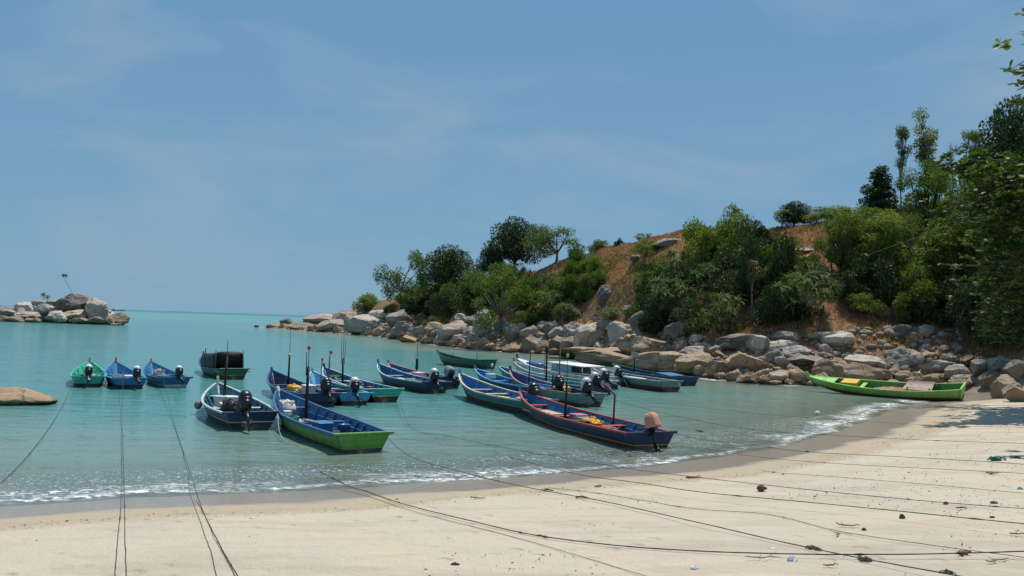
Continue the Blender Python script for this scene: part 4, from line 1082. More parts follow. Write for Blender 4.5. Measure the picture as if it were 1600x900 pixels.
CLOTHP = plain('pink_cloth', (.66, .30, .22), .9, .22, 5, .1, .03)
CLOTHW = plain('white_cloth', (.62, .60, .57), .9, .2, 5, .1, .02)
NETM = plain('net_twine', (.20, .19, .18), .95, .6, 22, .1, .05)
BOARDM = plain('pale_board', (.52, .43, .34), .8, .25, 6, .2, .004)
FOAMM = plain('styrofoam', (.68, .68, .66), .85, .1, 9, .2, .004)
YELP = plain('yellow_plastic', (.72, .38, .03), .45, .15, 5, .4, .003)

def sm(a, b, x): 
    t = min(1, max(0, (x - a) / (b - a))); return t * t * (3 - 2 * t)
class Hull:
    def __init__(s, L, B, mid=.36, st=.44, bow=0.79, fs=.80, rake=.75, draft=.15):
        s.L, s.B, s.mid, s.st, s.bow, s.fs, s.rake, s.draft = L, B, mid, st, bow, fs, rake, draft
    def b(s, t):
        f = s.fs + (1 - s.fs) * math.sin(min(1, t / .42) * math.pi / 2) if t < .42 else (max(0, 1 - ((t - .42) / .58) ** 2.1)) ** .85
        return max(.022, s.B / 2 * f)
    def zs(s, t):
        if t < .4: return s.mid + (s.st - s.mid) * ((.4 - t) / .4) ** 2
        return s.mid + (s.bow - s.mid) * ((t - .4) / .6) ** 2.3
    def zk(s, t):
        return -s.draft if t < .72 else -s.draft + (s.draft + .10) * ((t - .72) / .28) ** 2
    def c(s, t): return max(.014, s.b(t) * (.74 - .34 * sm(.5, 1, t) - .10 * (1 - sm(0, .3, t))))
    def x(s, t, z): 
        v = (z - s.zk(t)) / max(.05, s.zs(t) - s.zk(t)); return t * s.L - s.rake * (1 - v) * t ** 5 - .10 * v * (1 - t) ** 6
    def yz(s, t, v):
        """v 0 keel .. 1 sheer"""
        zk, zs, b, c = s.zk(t), s.zs(t), s.b(t), s.c(t)
        if v <= .22:
            q = v / .22; return c * q ** .8, zk + (zs - zk) * (.16 * q ** 1.6)
        q = (v - .22) / .78; z = zk + (zs - zk) * (.16 + .84 * q)
        return c + (b - c) * (q ** .85) , z
    def at(s, t, v, side=1): y, z = s.yz(t, v); return Vector((s.x(t, z), y * side, z))
    def yin(s, t, z):
        zk, zs, b, c = s.zk(t), s.zs(t), s.b(t), s.c(t); q = max(0, min(1, ((z - zk) / (zs - zk) - .16) / .84)); return max(.006, c + (b - c) * q ** .85 - .045)

def motor(parent, M, cowl, cover, tilt=38, mb_scale=1.0):
    """outboard at the transom: powerhead, cowling or cloth cover, leg with propeller, clamp, tiller"""
    e = bpy.data.objects.new('outboard_motor', None); link(e, parent); e.location = M[0]; e.rotation_euler = (0, 0, M[1])
    T = Matrix.Rotation(R(tilt), 3, 'Y'); k = mb_scale
    def rr(z, sx, sy, cx=0, n=12, p=2.6):
        out = []
        for i in range(n):
            a = 2 * math.pi * i / n; ca, sa = math.cos(a), math.sin(a); out.append(T @ Vector((cx + sx * math.copysign(abs(ca) ** (2 / p), ca), sy * math.copysign(abs(sa) ** (2 / p), sa), z)) * k)
        return out
    mb = MB(); mb.loft([rr(-.02, .09, .07), rr(.05, .19, .13, -.03), rr(.14, .21, .145, -.04)], 0)
    mb.loft([rr(-.5, .05, .035), rr(-.02, .07, .05)], 0); mb.loft([rr(-.56, .11, .018, -.03), rr(-.52, .12, .02, -.03), rr(-.46, .05, .035)], 0)
    mb.loft([rr(-.74, .03, .012, -.02), rr(-.62, .075, .02, -.02), rr(-.5, .06, .02)], 0)
    mb.tube([T @ Vector((.12, 0, -.62)) * k, T @ Vector((-.15, 0, -.62)) * k], [.02 * k, .05 * k], 8)
    for i in range(3):
        a = i * 2.094; d = Vector((0, math.cos(a), math.sin(a))); s_ = Vector((.35, -math.sin(a), math.cos(a)))
        c = Vector((-.14, 0, -.62)); mb.add([T @ (c + d * .03 - s_ * .015) * k, T @ (c + d * .12 - s_ * .05) * k, T @ (c + d * .14 + s_ * .04) * k, T @ (c + d * .03 + s_ * .015) * k], [(0, 1, 2, 3), (3, 2, 1, 0)])
    mb.box((.10, 0, -.05), (.10, .22, .24), 0, bev=.02)
    mb.build('motor_leg', BLACKP, e)
    mb = MB(); tl = [T @ Vector((.15, 0, .08)) * k, T @ Vector((.45, .04, .14)) * k, T @ Vector((.72, .06, .12)) * k]; mb.tube(tl, [.022, .018, .024], 6); mb.build('tiller', BLACKP, e)
    mb = MB()
    if cover is None:
        low = MB(); low.loft([rr(.12, .20, .14, -.04), rr(.17, .225, .16, -.045, 12, 3.4), rr(.22, .222, .157, -.05, 12, 3.4)], 0); low.build('lower_cowling', BLACKP, e)
        mb.loft([rr(.22, .230, .163, -.05, 14, 3.2), rr(.36, .22, .155, -.055, 14, 3.2), rr(.43, .17, .125, -.09, 14, 3.0), rr(.46, .10, .08, -.11, 14, 2.6)], 0)
        mb.tube([T @ Vector((.16, 0, .36)) * k, T @ Vector((.20, 0, .42)) * k, T @ Vector((.10, 0, .455)) * k], .018 * k, 5)
        mb.build('cowling', cowl, e)
    else:
        rings = []
        for j, (z, sx, sy) in enumerate([(.06, .27, .20), (.12, .25, .19), (.2, .24, .18), (.34, .23, .17), (.46, .19, .14), (.52, .09, .07)]):
            ring = rr(z, sx, sy, -.04, 20)
            ring = [p * (1 + .10 * math.sin(i * 2.2 + j * .3) * (1 - j / 7)) for i, p in enumerate(ring)]; rings.append(ring)
        mb.loft(rings, 0); mb.build('cloth_cover', cover, e)
        if cowl is not None:
            pass
    return e

BOATS = {}
def boat(key, label, S, Bp, L, B, hull, interior='blue', rail='white', bottom='brown', stripe=None, strake=None, stem='white', stem_h=.14, motor_spec=None, masts=(), ribs=8, thwarts=(.22, .55, .72), bow=0.79, mid=.36, st=.44,
         fs=.80, rake=.75, foredeck=None, bands=(.56, .60, .90), floor='deck', transom=None, wear=.5, name='fishing_boat', stern_horn=True, inner_rail=True, yaw=0, roll=0.0, group='wooden fishing boats moored in the bay'):
    s0 = on_plane(*S, 0); rb = ray(Bp[0], Bp[1]); u = Vector((rb.x, rb.y)) ; u /= rb.y
    # bow on the sight column of the photograph, L metres from the stern, on the far side
    a = u.dot(u); bq = u.dot(Vector((s0.x, s0.y))); cc = s0.x ** 2 + s0.y ** 2 - L * L; disc = bq * bq - a * cc
    Yb = (bq + math.sqrt(max(0, disc))) / a; bw = Vector((u.x * Yb, Yb))
    hd = math.atan2(bw.y - s0.y, bw.x - s0.x) + yaw
    e = empty(name, (s0.x, s0.y, .16 if roll else 0), hd); e.rotation_euler = (roll, 0, hd)
    tag(e, label, 'boat', group)
    h = Hull(L, B, mid, st, bow, fs, rake); BOATS[key] = (e, h)
    vA, vB, vC = bands; rows = [0, .11, .22, .22 + (vA - .22) * .5, vA, vB, vB + (vC - vB) * .5, vC, 1.0]; rowmat = [0, 0, 0, 0, 1, 2, 2, 3]
    mats = [PT(bottom, .7, .8), PT(stripe or hull), PT(hull, .4, wear), PT(strake or hull, .4, wear), PT(transom or hull, .45, wear)]
    n = 30; mb = MB(); v = []; nr = len(rows)
    for i in range(n + 1):
        for sd in (1, -1):
            for w in rows: v.append(h.at(i / n, w, sd))
    f, fm = [], []
    for i in range(n):
        for q, sd in ((0, 1), (1, -1)):
            for r in range(nr - 1):
                a0 = (i * 2 + q) * nr + r; a1 = ((i + 1) * 2 + q) * nr + r; fc = (a0, a1, a1 + 1, a0 + 1); f.append(fc if sd < 0 else fc[::-1]); fm.append(rowmat[r])
    for r in range(nr - 1):   # transom and stem closure
        f.append((r, r + 1, nr + r + 1, nr + r)); fm.append(0 if rowmat[r] == 0 else (1 if rowmat[r] == 1 else 4))
        b0 = n * 2 * nr; f.append((b0 + r, b0 + nr + r, b0 + nr + r + 1, b0 + r + 1)); fm.append(2)
    for fc, k in zip(f, fm): mb.f.append(fc); mb.m.append(k); mb.smooth.append(k != 4 and True)
    mb.v = [tuple(p) for p in v]
    hm = mb.mesh('hull', mats); ho = obj('hull', hm, e)
    # interior shell
    mi = MB(); zf = .085; ri = []
    for i in range(n + 1):
        t = .015 + .965 * i / n; zs = h.zs(t) - .012; z0 = max(zf, h.zk(t) + .12); ring = []
        for z in (zs, zs * .65 + z0 * .35, zs * .3 + z0 * .7, z0): ring.append(Vector((h.x(t, z), h.yin(t, z), z)))
        ring += [Vector((p.x, -p.y, p.z)) for p in ring[::-1]]; ri.append(ring)
    k = 8; vv = [p for r_ in ri for p in r_]; ff = []; mm = []
    for i in range(n):
        for j in range(k - 1):
            ff.append((i * k + j, (i + 1) * k + j, (i + 1) * k + j + 1, i * k + j + 1)); mm.append(1 if j == 3 else 0)
    ff.append(tuple(range(k - 1, -1, -1))); mm.append(0)
    mi.add(vv, ff, 0); mi.m = mm
    mi.build('interior', [PT(interior, .5, .6), FLOORM if floor == 'deck' else PT(floor, .6, .6)], e)
    # gunwale rail
    mg = MB()
    for sd in (1, -1):
        rg = []
        for i in range(n + 1):
            t = i / n; z = h.zs(t); x = h.x(t, z); y = h.b(t)
            o_, i_ = .030, .042; hh_ = .027
            yo, yi = y + o_, max(y - i_, .002); rg.append([Vector((x, yo * sd, z - hh_)), Vector((x, yo * sd, z + hh_ * .7)), Vector((x, yi * sd, z + hh_ * .7)), Vector((x, yi * sd, z - hh_))][::sd])
        mg.loft(rg, 0, smooth=False)
    mg.build('gunwale', PT(rail, .45, .5), e)
    if inner_rail:
        mg = MB()
        for sd in (1, -1):
            mg.tube([Vector((h.x(t, h.zs(t)), (h.yin(t, h.zs(t) * .55) - .012) * sd, max(.12, h.zs(t) * .55))) for t in np.linspace(.03, .9, 24)], .022, 4)
        mg.build('stringer', PT(interior, .5, .6), e)
    # transom cap and horns
    mt_ = MB(); zt = h.zs(0); mt_.box((-.07, 0, zt + .012), (.09, h.b(0) * 2 + (.20 if stern_horn else .08), .07), 0, bev=.012); mt_.build('transom_cap', PT(transom or hull, .45, .5), e)
    # stem head
    ms = MB(); tb = Vector((h.x(1, h.zs(1)), 0, h.zs(1)))
    ms.loft([[tb + Vector((dx + ox, dy, dz)) for dx, dy in ((-.11, -.035), (.05, -.03), (.05, .03), (-.11, .035))] for dz, ox in ((-.16, -.06), (0, 0), (stem_h, .07))], 0, smooth=False)
    ms.build('stem_head', PT(stem, .45, .4), e)
    ms = MB(); ms.loft([[h.at(1, w) * Vector((1, 0, 1))[0] if False else Vector((h.at(1, w).x + dx, dy, h.at(1, w).z)) for dx, dy in ((-.05, -.03), (.035, -.022), (.035, .022), (-.05, .03))] for w in (.1, .4, .7, 1)], 0, smooth=False)
    ms.build('stem_post', PT(rail, .45, .5), e)
    # frames
    for i in range(ribs):
        t = .07 + .78 * i / max(1, ribs - 1)
        for sd in (1, -1):
            mr = MB()
            zs = h.zs(t) - .02; pts = []
            for z in np.linspace(zs, zf + .01, 4): pts.append(Vector((h.x(t, z), (h.yin(t, z) + .005) * sd, z)))
            rg = [[p + Vector((dx, dy * sd, 0)) for dx, dy in ((-.022, .0), (.022, .0), (.022, -.06), (-.022, -.06))] for p in pts]
            mr.loft(rg, 0, smooth=False)
            mr.build('rib', PT(interior, .5, .6), e)
    for t in thwarts:
        z = h.zs(t) * .72; y = h.yin(t, z); mh = MB(); mh.box((h.x(t, z), 0, z), (.22, 2 * y + .02, .035), 0, bev=.008); mh.build('thwart', PT(rail if rail not in ('navy', 'royal') else interior, .6, .7), e)
    if foredeck:
        md = MB(); pts = []; 
        ts = np.linspace(.80, .985, 8); top = [Vector((h.x(t, h.zs(t)), h.b(t) - .01, h.zs(t) + .004)) for t in ts]; bot = [Vector((p.x, -p.y, p.z)) for p in top]
        rg = [[a, b, b - Vector((0, 0, .03)), a - Vector((0, 0, .03))] for a, b in zip(top, bot)]; md.loft(rg, 0, smooth=False); md.build('foredeck', PT(foredeck, .5, .5), e)
    for ms_ in masts:
        t, y, hgt, r_, col = ms_[:5]; r_ *= .8; ext = ms_[5] if len(ms_) > 5 else None
        mk = MB(); b0 = Vector((h.x(t, .1), y, zf - .02)); lean = Vector((random.uniform(-.03, .03), random.uniform(-.03, .03), 1))
        tp = b0 + lean * hgt; mk.tube([b0, b0.lerp(tp, .5), tp], [r_, r_ * .92, r_ * .8], 8)
        mo = mk.build('mast', MASTM if col == 'dark' else POLEM, e)
        if ext:
            for kind, val in ext:
                if kind == 'rod': q = MB(); q.tube([tp - Vector((0, 0, .3)), tp + Vector((.01, 0, val))], [.012, .008], 5); q.build('antenna', MASTM, mo)
                elif kind == 'lamp': q = MB(); q.ball(tp + Vector((0, 0, .03)), (.07, .07, .09), 0); q.build('lamp', WHITEP if val == 'white' else PT(val), mo)
                elif kind == 'knob': q = MB(); z = val[1]; q.ball(tp + Vector((.01, 0, z)), (.05, .05, .07), 0); q.build('pole_top', PT(val[0]), mo)
                elif kind == 'flag':
                    q = MB(); z = val; nf = 7; v = []; f = []
                    for i in range(nf + 1):
                        for j in range(3): v.append(tp + Vector((-.36 * i / nf, .04 * math.sin(i * 1.1) , z - .10 * j - .05 * (i / nf) ** 2)))
                    for i in range(nf):
                        for j in range(2): f.append((i * 3 + j, i * 3 + j + 1, i * 3 + j + 4, i * 3 + j + 3)); q.m.append(j)
                    q.v = [tuple(p) for p in v]; q.f = f; q.smooth = [True] * len(f); q.build('flag', [PT('red', .8, .1), PT('white', .8, .1)], mo)
                elif kind == 'wrap': q = MB(); z0, z1 = val; q.loft([[tp + Vector((.07 * w * math.cos(a), .07 * w * math.sin(a), z)) for a in np.linspace(0, 6.28, 9)[:-1]] for z, w in ((z0, .4), (z0 + .1, 1.2), ((z0 + z1) / 2, .9), (z1 - .05, 1.0), (z1, .3))], 0); q.build('rag', TARPB, mo)
                elif kind == 'board':
                    q = MB(); q.box(tp + Vector((0, 0, .16)), (.05, .5, .26), 0); q.build('sign_board', BOARDM, mo)
                elif kind == 'rods':
                    for dy, hh2 in val: q = MB(); q.tube([tp + Vector((0, dy, -.25)), tp + Vector((0, dy * 1.3, hh2))], [.014, .010], 5); q.build('antenna', MASTM, mo)
    if motor_spec:
        y, cowl, cover, tilt, sc = motor_spec; motor(e, (Vector((-.16, y, zt + .10)), 0), cowl, cover, tilt, sc)
    return e, h

N_, W_ = None, WHITEP
boat('turq', 'turquoise green boat moored stern on, with a white topped black outboard', (137, 605), (140, 562), 5.6, 1.36, 'turq', 'turq', 'turq', 'black', stem='rose', stem_h=.16, motor_spec=(0, WHITEP, None, 60, 0.93), ribs=7, bow=0.74, st=.42, thwarts=(.3, .6), stern_horn=False, floor='turq')
boat('blue_a', 'bright blue boat moored between the turquoise one and the other small blue one', (204, 608), (181, 563), 5.8, 1.42, 'blue', 'blue', 'blue', 'black', stripe='navy', stem='red', stem_h=.20, motor_spec=(-.2, WHITEP, None, 62, 0.97), bow=0.76, st=.42, thwarts=(.3, .65), stern_horn=False, floor='sky')
boat('blue_b', 'small blue boat with white boot stripe, lying farthest from the turquoise boat in its row', (274, 606), (236, 566), 5.8, 1.42, 'royal', 'blue', 'royal', 'white', stripe='white', bands=(.47, .54, .90), stem='rose', stem_h=.16, motor_spec=(-.12, WHITEP, None, 64, 0.97), bow=0.74, st=.42, thwarts=(.3, .6), floor='palegrey')
boat('tarp', 'dark boat with a black tarpaulin shelter over its stern half', (366, 593), (318, 548), 6.6, 1.55, 'green', 'navy', 'royal', 'brown', stripe='olive', strake='navy', stem='maroon', stem_h=.2, bow=0.84, mid=.42, st=.50, thwarts=(.8,), masts=[(.86, .18, 1.2, .04, 'dark')])
boat('buoy', 'navy boat with pale grey rails and a round fender on its side', (392, 671), (340, 601), 6.2, 1.75, 'navy', 'bluegreen', 'palegrey', 'brown', stripe='palegrey', bands=(.60, .645, .92), stem='cream', stem_h=.22, bow=0.79, mid=.42, st=.46, thwarts=(.42, .84), motor_spec=(.18, BLACKP, N_, 54, 1.12), masts=[(.68, .1, 1.75, .055, 'dark', [('rod', .5)])])
boat('big_green', 'long lime green and royal blue boat with an empty open hull, in front', (566, 707), (434, 616), 7.6, 1.62, 'lime', 'royal', 'royal', 'brown', strake='royal', bands=(.45, .452, .86), stem='white', stem_h=.10, bow=0.82, mid=.42, st=.44, ribs=11, thwarts=(.45, .80), masts=[(.55, .12, 1.7, .062, 'dark', [('rod', .5), ('rods', [(.05, .4)]), ('knob', ('red', .52))])], stern_horn=True, floor='navy')
boat('yellowload', 'dark navy boat carrying yellow cans, half hidden by the long lime green boat', (500, 636), (424, 585), 6.8, 1.6, 'navy', 'navy', 'royal', 'black', stem='navy', stem_h=.12, bow=0.84, mid=.42, st=.46, masts=[(.62, 0, 1.5, .055, 'dark', [('lamp', 'cream'), ('rod', 1.1), ('knob', ('navy', 1.1))])], motor_spec=(-.2, BLACKP, N_, 57, 1.07))
boat('light', 'light blue boat with outboard and two small flags on poles', (553, 633), (488, 583), 6.3, 1.5, 'sky', 'sky', 'paleblue', 'brown', strake='blue', stem='sky', stem_h=.16, bow=0.80, mid=.38, st=.42, motor_spec=(0, WHITEP, N_, 52, 1.07), masts=[(.52, .1, 1.6, .045, 'pole', [('flag', .15), ('rod', .2)]), (.80, 0, 1.3, .03, 'pole', [('knob', ('red', .02))])], ribs=9, floor='paleblue')
boat('teal', 'boat with a teal stern and blue interior beside the light blue boat', (602, 628), (506, 574), 7.2, 1.6, 'teal', 'royal', 'paleblue', 'brown', stripe='yellow', bands=(.60, .635, .92), strake='royal', transom='turq', stem='navy', stem_h=.16, bow=0.88, mid=.44, st=.48, ribs=11, masts=[(.62, .1, 1.35, .06, 'dark', [('rods', [(-.07, .8), (.0, 1.3), (.07, .95)])])])
boat('redrail', 'navy boat with red rails and a grey hooded outboard, alongside another navy boat', (703, 607), (607, 562), 6.6, 1.5, 'navy', 'royal', 'rose', 'black', stem='blue', stem_h=.15, bow=0.80, mid=.44, st=.52, motor_spec=(.05, BLACKP, CLOTHG, 62, 1.07), ribs=8, masts=[(.55, -.1, 1.05, .04, 'dark', [('wrap', (-.5, .1)), ('rod', 1.3)])])
boat('navyfront', 'dark navy boat with high blue bow, lying alongside the red railed one', (681, 614), (591, 558), 6.9, 1.55, 'navy', 'royal', 'paleblue', 'brown', strake='bluegreen', stem='blue', stem_h=.2, bow=0.88, mid=.44, st=.46, motor_spec=(.1, WHITEP, N_, 52, 1.12), ribs=8)
boat('darkgreen', 'plain dark green boat lying close to the boulders', (764, 577), (683, 556), 6.4, 1.45, 'green', 'green', 'green', 'brown', stem='green', stem_h=.12, bow=0.88, mid=.50, st=.62, ribs=7, masts=[(.68, 0, .85, .025, 'dark'), (.2, .1, 1.05, .03, 'dark')], floor='wood')
boat('tealfront', 'blue green boat with cream rails, mostly hidden by the navy boat with red trim', (842, 648), (718, 599), 7.4, 1.6, 'bluegreen', 'blue', 'cream', 'brown', stripe='olive', bands=(.60, .635, .92), strake='teal', stem='blue', stem_h=.15, bow=0.92, mid=.46, st=.50, ribs=10, motor_spec=(.2, BLACKP, N_, 57, 1.17))
boat('redtip', 'blue boat with a red bow tip, behind the blue green boat', (876, 626), (742, 586), 7.6, 1.55, 'navy', 'blue', 'sky', 'brown', stem='red', stem_h=.14, bow=0.84, mid=.44, st=.48, ribs=10, masts=[(.80, 0, 1.0, .03, 'pole', [('lamp', 'white')])], motor_spec=(.1, BLACKP, N_, 57, 1.07))
boat('whitebow', 'blue boat with a white bow tip in the middle of the cluster', (930, 620), (779, 575), 8.0, 1.55, 'navy', 'blue', 'paleblue', 'brown', stem='white', stem_h=.26, bow=0.88, mid=.44, st=.48, ribs=10, motor_spec=(-.05, WHITEP, N_, 62, 1.22), masts=[(.45, .1, 1.9, .06, 'dark', [('wrap', (-.25, .1))])])
boat('greyhull', 'grey green boat with a rust red stem and purple interior', (922, 635), (797, 581), 7.4, 1.6, 'greygreen', 'purple', 'wood', 'brown', bands=(.46, .47, .9), stem='maroon', stem_h=.2, bow=0.92, mid=.46, st=.48, ribs=8, motor_spec=(.15, WHITEP, N_, 56, 1.22), masts=[(.72, .1, 1.9, .035, 'dark'), (.42, 0, .95, .06, 'dark')])
boat('greywhite', 'pale grey boat with a blue lower hull, alongside the white cabin boat', (946, 612), (803, 566), 8.2, 1.6, 'palegrey', 'paleblue', 'cream', 'blue', stripe='blue', bands=(.66, .70, .92), stem='wood', stem_h=.2, bow=0.97, mid=.52, st=.50, ribs=8, motor_spec=(.05, WHITEP, N_, 62, 1.22), masts=[(.6, .2, 2.0, .02, 'dark'), (.5, -.2, 1.9, .045, 'pole')])
boat('cabin', 'white boat with a roofed cabin amidships', (962, 603), (808, 560), 8.4, 1.7, 'white', 'white', 'white', 'blue', stripe='blue', strake='bluegreen', stem='royal', stem_h=.24, bow=1.01, mid=.52, st=.48, ribs=6, foredeck='white', motor_spec=(-.15, WHITEP, N_, 62, 1.17))
boat('palegreen', 'long plain grey green boat with an open hull, near the tan bedrock', (1048, 612), (926, 582), 7.6, 1.6, 'greygreen', 'grey', 'palegrey', 'maroon', stripe='brown', stem='palegrey', stem_h=.06, bow=0.73, mid=.5, st=.52, ribs=8, bands=(.56, .59, .92), stern_horn=False)
boat('signboat', 'dark navy boat with a small sign board on its mast and a blue seat box', (1076, 603), (957, 576), 7.4, 1.55, 'navy', 'navy', 'bluegreen', 'black', stem='navy', stem_h=.14, bow=0.79, mid=.44, st=.46, ribs=8, masts=[(.70, .0, 1.25, .05, 'dark', [('board', 0)])])
boat('redtrim', 'long navy boat with red trim, yellow stripe and a pink hooded outboard', (1016, 703), (812, 624), 8.2, 1.66, 'navy', 'royal', 'red', 'maroon', stripe='yellow', bands=(.50, .535, .92), stem='blue', stem_h=.20, bow=0.80, mid=.42, st=.44, ribs=11, thwarts=(.3, .58, .84), motor_spec=(.05, BLACKP, CLOTHP, 20, 0.84), masts=[(.54, .2, 1.35, .055, 'dark', [('rod', .8), ('knob', ('brightlime', .8))])], floor='navy')
boat('lime', 'bright lime green boat aground at the beach edge by the boulders', (1503, 629), (1263, 607), 7.4, 1.55, 'brightlime', 'lime', 'brightlime', 'maroon', bands=(.47, .475, .92), roll=R(-13), stem='brightlime', stem_h=.22, bow=0.67, mid=.42, st=.66, ribs=9, foredeck='brightlime', thwarts=(.35, .62), stern_horn=True, masts=[(.12, .3, 1.0, .02, 'dark')])

# --- special parts of single boats
def part(key, name, mb, mat):
    return mb.build(name, mat, BOATS[key][0])
e, h = BOATS['tarp']
mb = MB(); rg = []
for i, t in enumerate(np.linspace(.17, .56, 9)):
    w = 1 - i / 8; zt = 1.08 + .20 * w ** 1.5 - .06 * math.sin(math.pi * i / 8); y = h.b(t) * 1.0; ring = []
    for a in np.linspace(0, math.pi, 13):
        q = .22; ring.append(Vector((h.x(t, .5), y * math.copysign(abs(math.cos(a)) ** q, math.cos(a)) * (1 - .08 * math.sin(a)), h.zs(t) + .0 + (zt - h.zs(t)) * math.sin(a) ** q + .015 * math.sin(i * 2.3 + a * 5))))
    rg.append(ring)
mb.loft(rg, 0, cap=True); part('tarp', 'tarp_shelter', mb, TARPB)
for t in (.165, .565):
    for sd in (1, -1): mb = MB(); mb.tube([Vector((h.x(t, .3), sd * h.b(t) * .92, .2)), Vector((h.x(t, .3), sd * h.b(t) * .92, 1.36 if t < .3 else 1.12))], .025, 6); part('tarp', 'shelter_pole', mb, POLEM)
mb = MB()
for sd in (1, -1):
    mb.tube([Vector((h.x(t, .8), sd * (h.b(t) + .05), h.zs(t) - .12)) for t in np.linspace(.01, .12, 4)], .03, 6)
part('tarp', 'stern_bracket', mb, PT('olive'))
e, h = BOATS['buoy']
p = h.at(.62, .9, 1); mb = MB(); mb.ball(p + Vector((0, .14, -.10)), (.12, .12, .14), 0, 12, 8); part('buoy', 'fender', mb, CLOTHG)
e, h = BOATS['cabin']
mb = MB(); x0, x1 = h.x(.22, .5), h.x(.52, .5); y = h.b(.4) * .86
for sd in (1, -1): mb.box(((x0 * .35 + x1 * .65), sd * y, .66), ((x1 - x0) * .62, .035, .48), 0)
mb.box((x1, 0, .66), (.035, 2 * y - .04, .48), 0); part('cabin', 'cabin_wall', mb, PT('paleblue'))
mb = MB(); mb.box(((x0 + x1) / 2 + .05, 0, .95), (x1 - x0 + .4, 2 * y + .25, .045), 0, bev=.01, rot=Matrix.Rotation(R(-2), 3, 'Y')); part('cabin', 'cabin_roof', mb, PT('white'))
mb = MB()
for sd in (1, -1): mb.tube([Vector((x0, sd * y, .4)), Vector((x0, sd * y, .94))], .03, 6)
part('cabin', 'cabin_post', mb, PT('white'))
mb = MB(); mb.ball((h.x(.80, .8), 0, h.zs(.80) + .0), (.8, .42, .20), 0, 12, 6); part('cabin', 'bow_hatch', mb, PT('royal'))
e, h = BOATS['signboat']
mb = MB(); mb.box((h.x(.22, .4), 0, .52), (1.25, h.b(.2) * 1.5, .05), 0, bev=.01, rot=Matrix.Rotation(R(-4), 3, 'Y')); mb.box((h.x(.22, .4), 0, .36), (1.0, h.b(.2) * 1.3, .26), 0, bev=.01); part('signboat', 'seat_box', mb, PT('blue'))
e, h = BOATS['palegreen']
mb = MB(); mb.box((h.x(.33, .5), .40, .50), (1.5, .30, .04), 0, bev=.01); part('palegreen', 'side_board', mb, FOAMM)

# --- loose load lying in the boats
def load(key, name, mb, mat, label, cat, t, y, z=.10, rz=0.0, group=None):
    e, h = BOATS[key]; o = mb.build(name, mat)
    M = Matrix.Translation(e.location) @ e.rotation_euler.to_matrix().to_4x4()
    o.matrix_world = M @ Matrix.Translation((t * h.L, y, z)) @ Matrix.Rotation(rz, 4, 'Z')
    tag(o, label, cat, group); return o
def m_can(s=1.0):
    mb = MB(); mb.box((0, 0, .08 * s), (.5 * s, .30 * s, .16 * s), 0, bev=.06 * s, taper=.92); mb.tube([(.25 * s, 0, .08 * s), (.31 * s, 0, .08 * s)], .035 * s, 8); mb.tube([(-.15 * s, 0, .15 * s), (-.08 * s, 0, .20 * s), (.04 * s, 0, .20 * s), (.1 * s, 0, .15 * s)], .018 * s, 6); return mb
def m_box(x, y, z):
    mb = MB(); mb.box((0, 0, z * .42), (x, y, z * .84), 0, bev=.015, taper=1.04); mb.box((0, 0, z * .93), (x * 1.08, y * 1.08, z * .16), 0, bev=.015); return mb
def m_heap(x, y, z, seed):
    rng = np.random.default_rng(seed); mb = MB(); rg = []
    for j, (k, zz) in enumerate([(1, 0), (.98, .25), (.8, .6), (.5, .88), (.15, 1)]):
        rg.append([(x * k * math.cos(a) * rng.uniform(.82, 1.15), y * k * math.sin(a) * rng.uniform(.82, 1.15), z * zz * rng.uniform(.85, 1.1)) for a in np.linspace(0, 6.28, 15)[:-1]])
    mb.loft(rg, 0)
    for k in range(8):
        a = rng.uniform(0, 6.28); pts = [(x * .75 * math.cos(a + i * .35) * (1 - .04 * i), y * .75 * math.sin(a + i * .35), z * (.45 + .5 * math.sin(i * .6 + a) ** 2)) for i in range(8)]; mb.tube(pts, .018, 4)
    return mb
def m_board(x, y):
    mb = MB()
    for i in range(4): mb.box((0, (i - 1.5) * y / 4, .02), (x * random.uniform(.9, 1), y / 4 - .012, .035), 0)
    return mb
load('yellowload', 'jerry_can', m_can(1.3), YELP, 'yellow plastic can amidships in the dark navy boat', 'can', .47, .05, .30, .1, 'yellow cans in boats')
load('yellowload', 'jerry_can', m_can(1.3), YELP, 'yellow plastic can lying flat beside the mast of the dark navy boat', 'can', .36, -.1, .30, -.3, 'yellow cans in boats')
load('yellowload', 'foam_box', m_box(.5, .38, .42), FOAMM, 'white foam box behind the yellow cans in the dark navy boat', 'box', .27, -.12, .2)
load('greyhull', 'jerry_can', m_can(1.6), YELP, 'yellow can in the grey green boat with the purple interior', 'can', .34, -.1, .34, .2, 'yellow cans in boats')
load('redtrim', 'jerry_can', m_can(1.5), YELP, 'yellow can in the long navy boat with red trim', 'can', .40, -.12, .16, .1, 'yellow cans in boats')
load('redtrim', 'plank_stack', m_board(1.7, .75), BOARDM, 'pale boards laid across the front of the long navy boat with red trim', 'boards', .76, .05, .26)
load('redtrim', 'fishing_net', m_heap(.6, .4, .22, 3), NETM, 'grey net heaped behind the yellow can in the navy boat with red trim', 'net', .28, -.05, .10)
load('redtrim', 'fish_crate', m_box(.45, .4, .35), PT('rose', .6, .4), 'faded reddish crate beside the mast of the navy boat with red trim', 'crate', .50, -.12, .10)
load('redtrim', 'foam_box', m_box(.45, .4, .3), CLOTHG, 'grey box next to the yellow can in the navy boat with red trim', 'box', .46, -.1, .10)
load('buoy', 'foam_box', m_box(.34, .34, .42), FOAMM, 'white tub nearest the fender in the navy boat with pale rails', 'tub', .66, .22, .12)
load('buoy', 'foam_box', m_box(.34, .34, .42), FOAMM, 'white tub behind the mast in the navy boat with pale rails', 'tub', .63, -.12, .12)
load('buoy', 'foam_box', m_box(.75, .6, .30), FOAMM, 'flat white lidded box amidships in the navy boat with pale rails', 'box', .47, .05, .12)
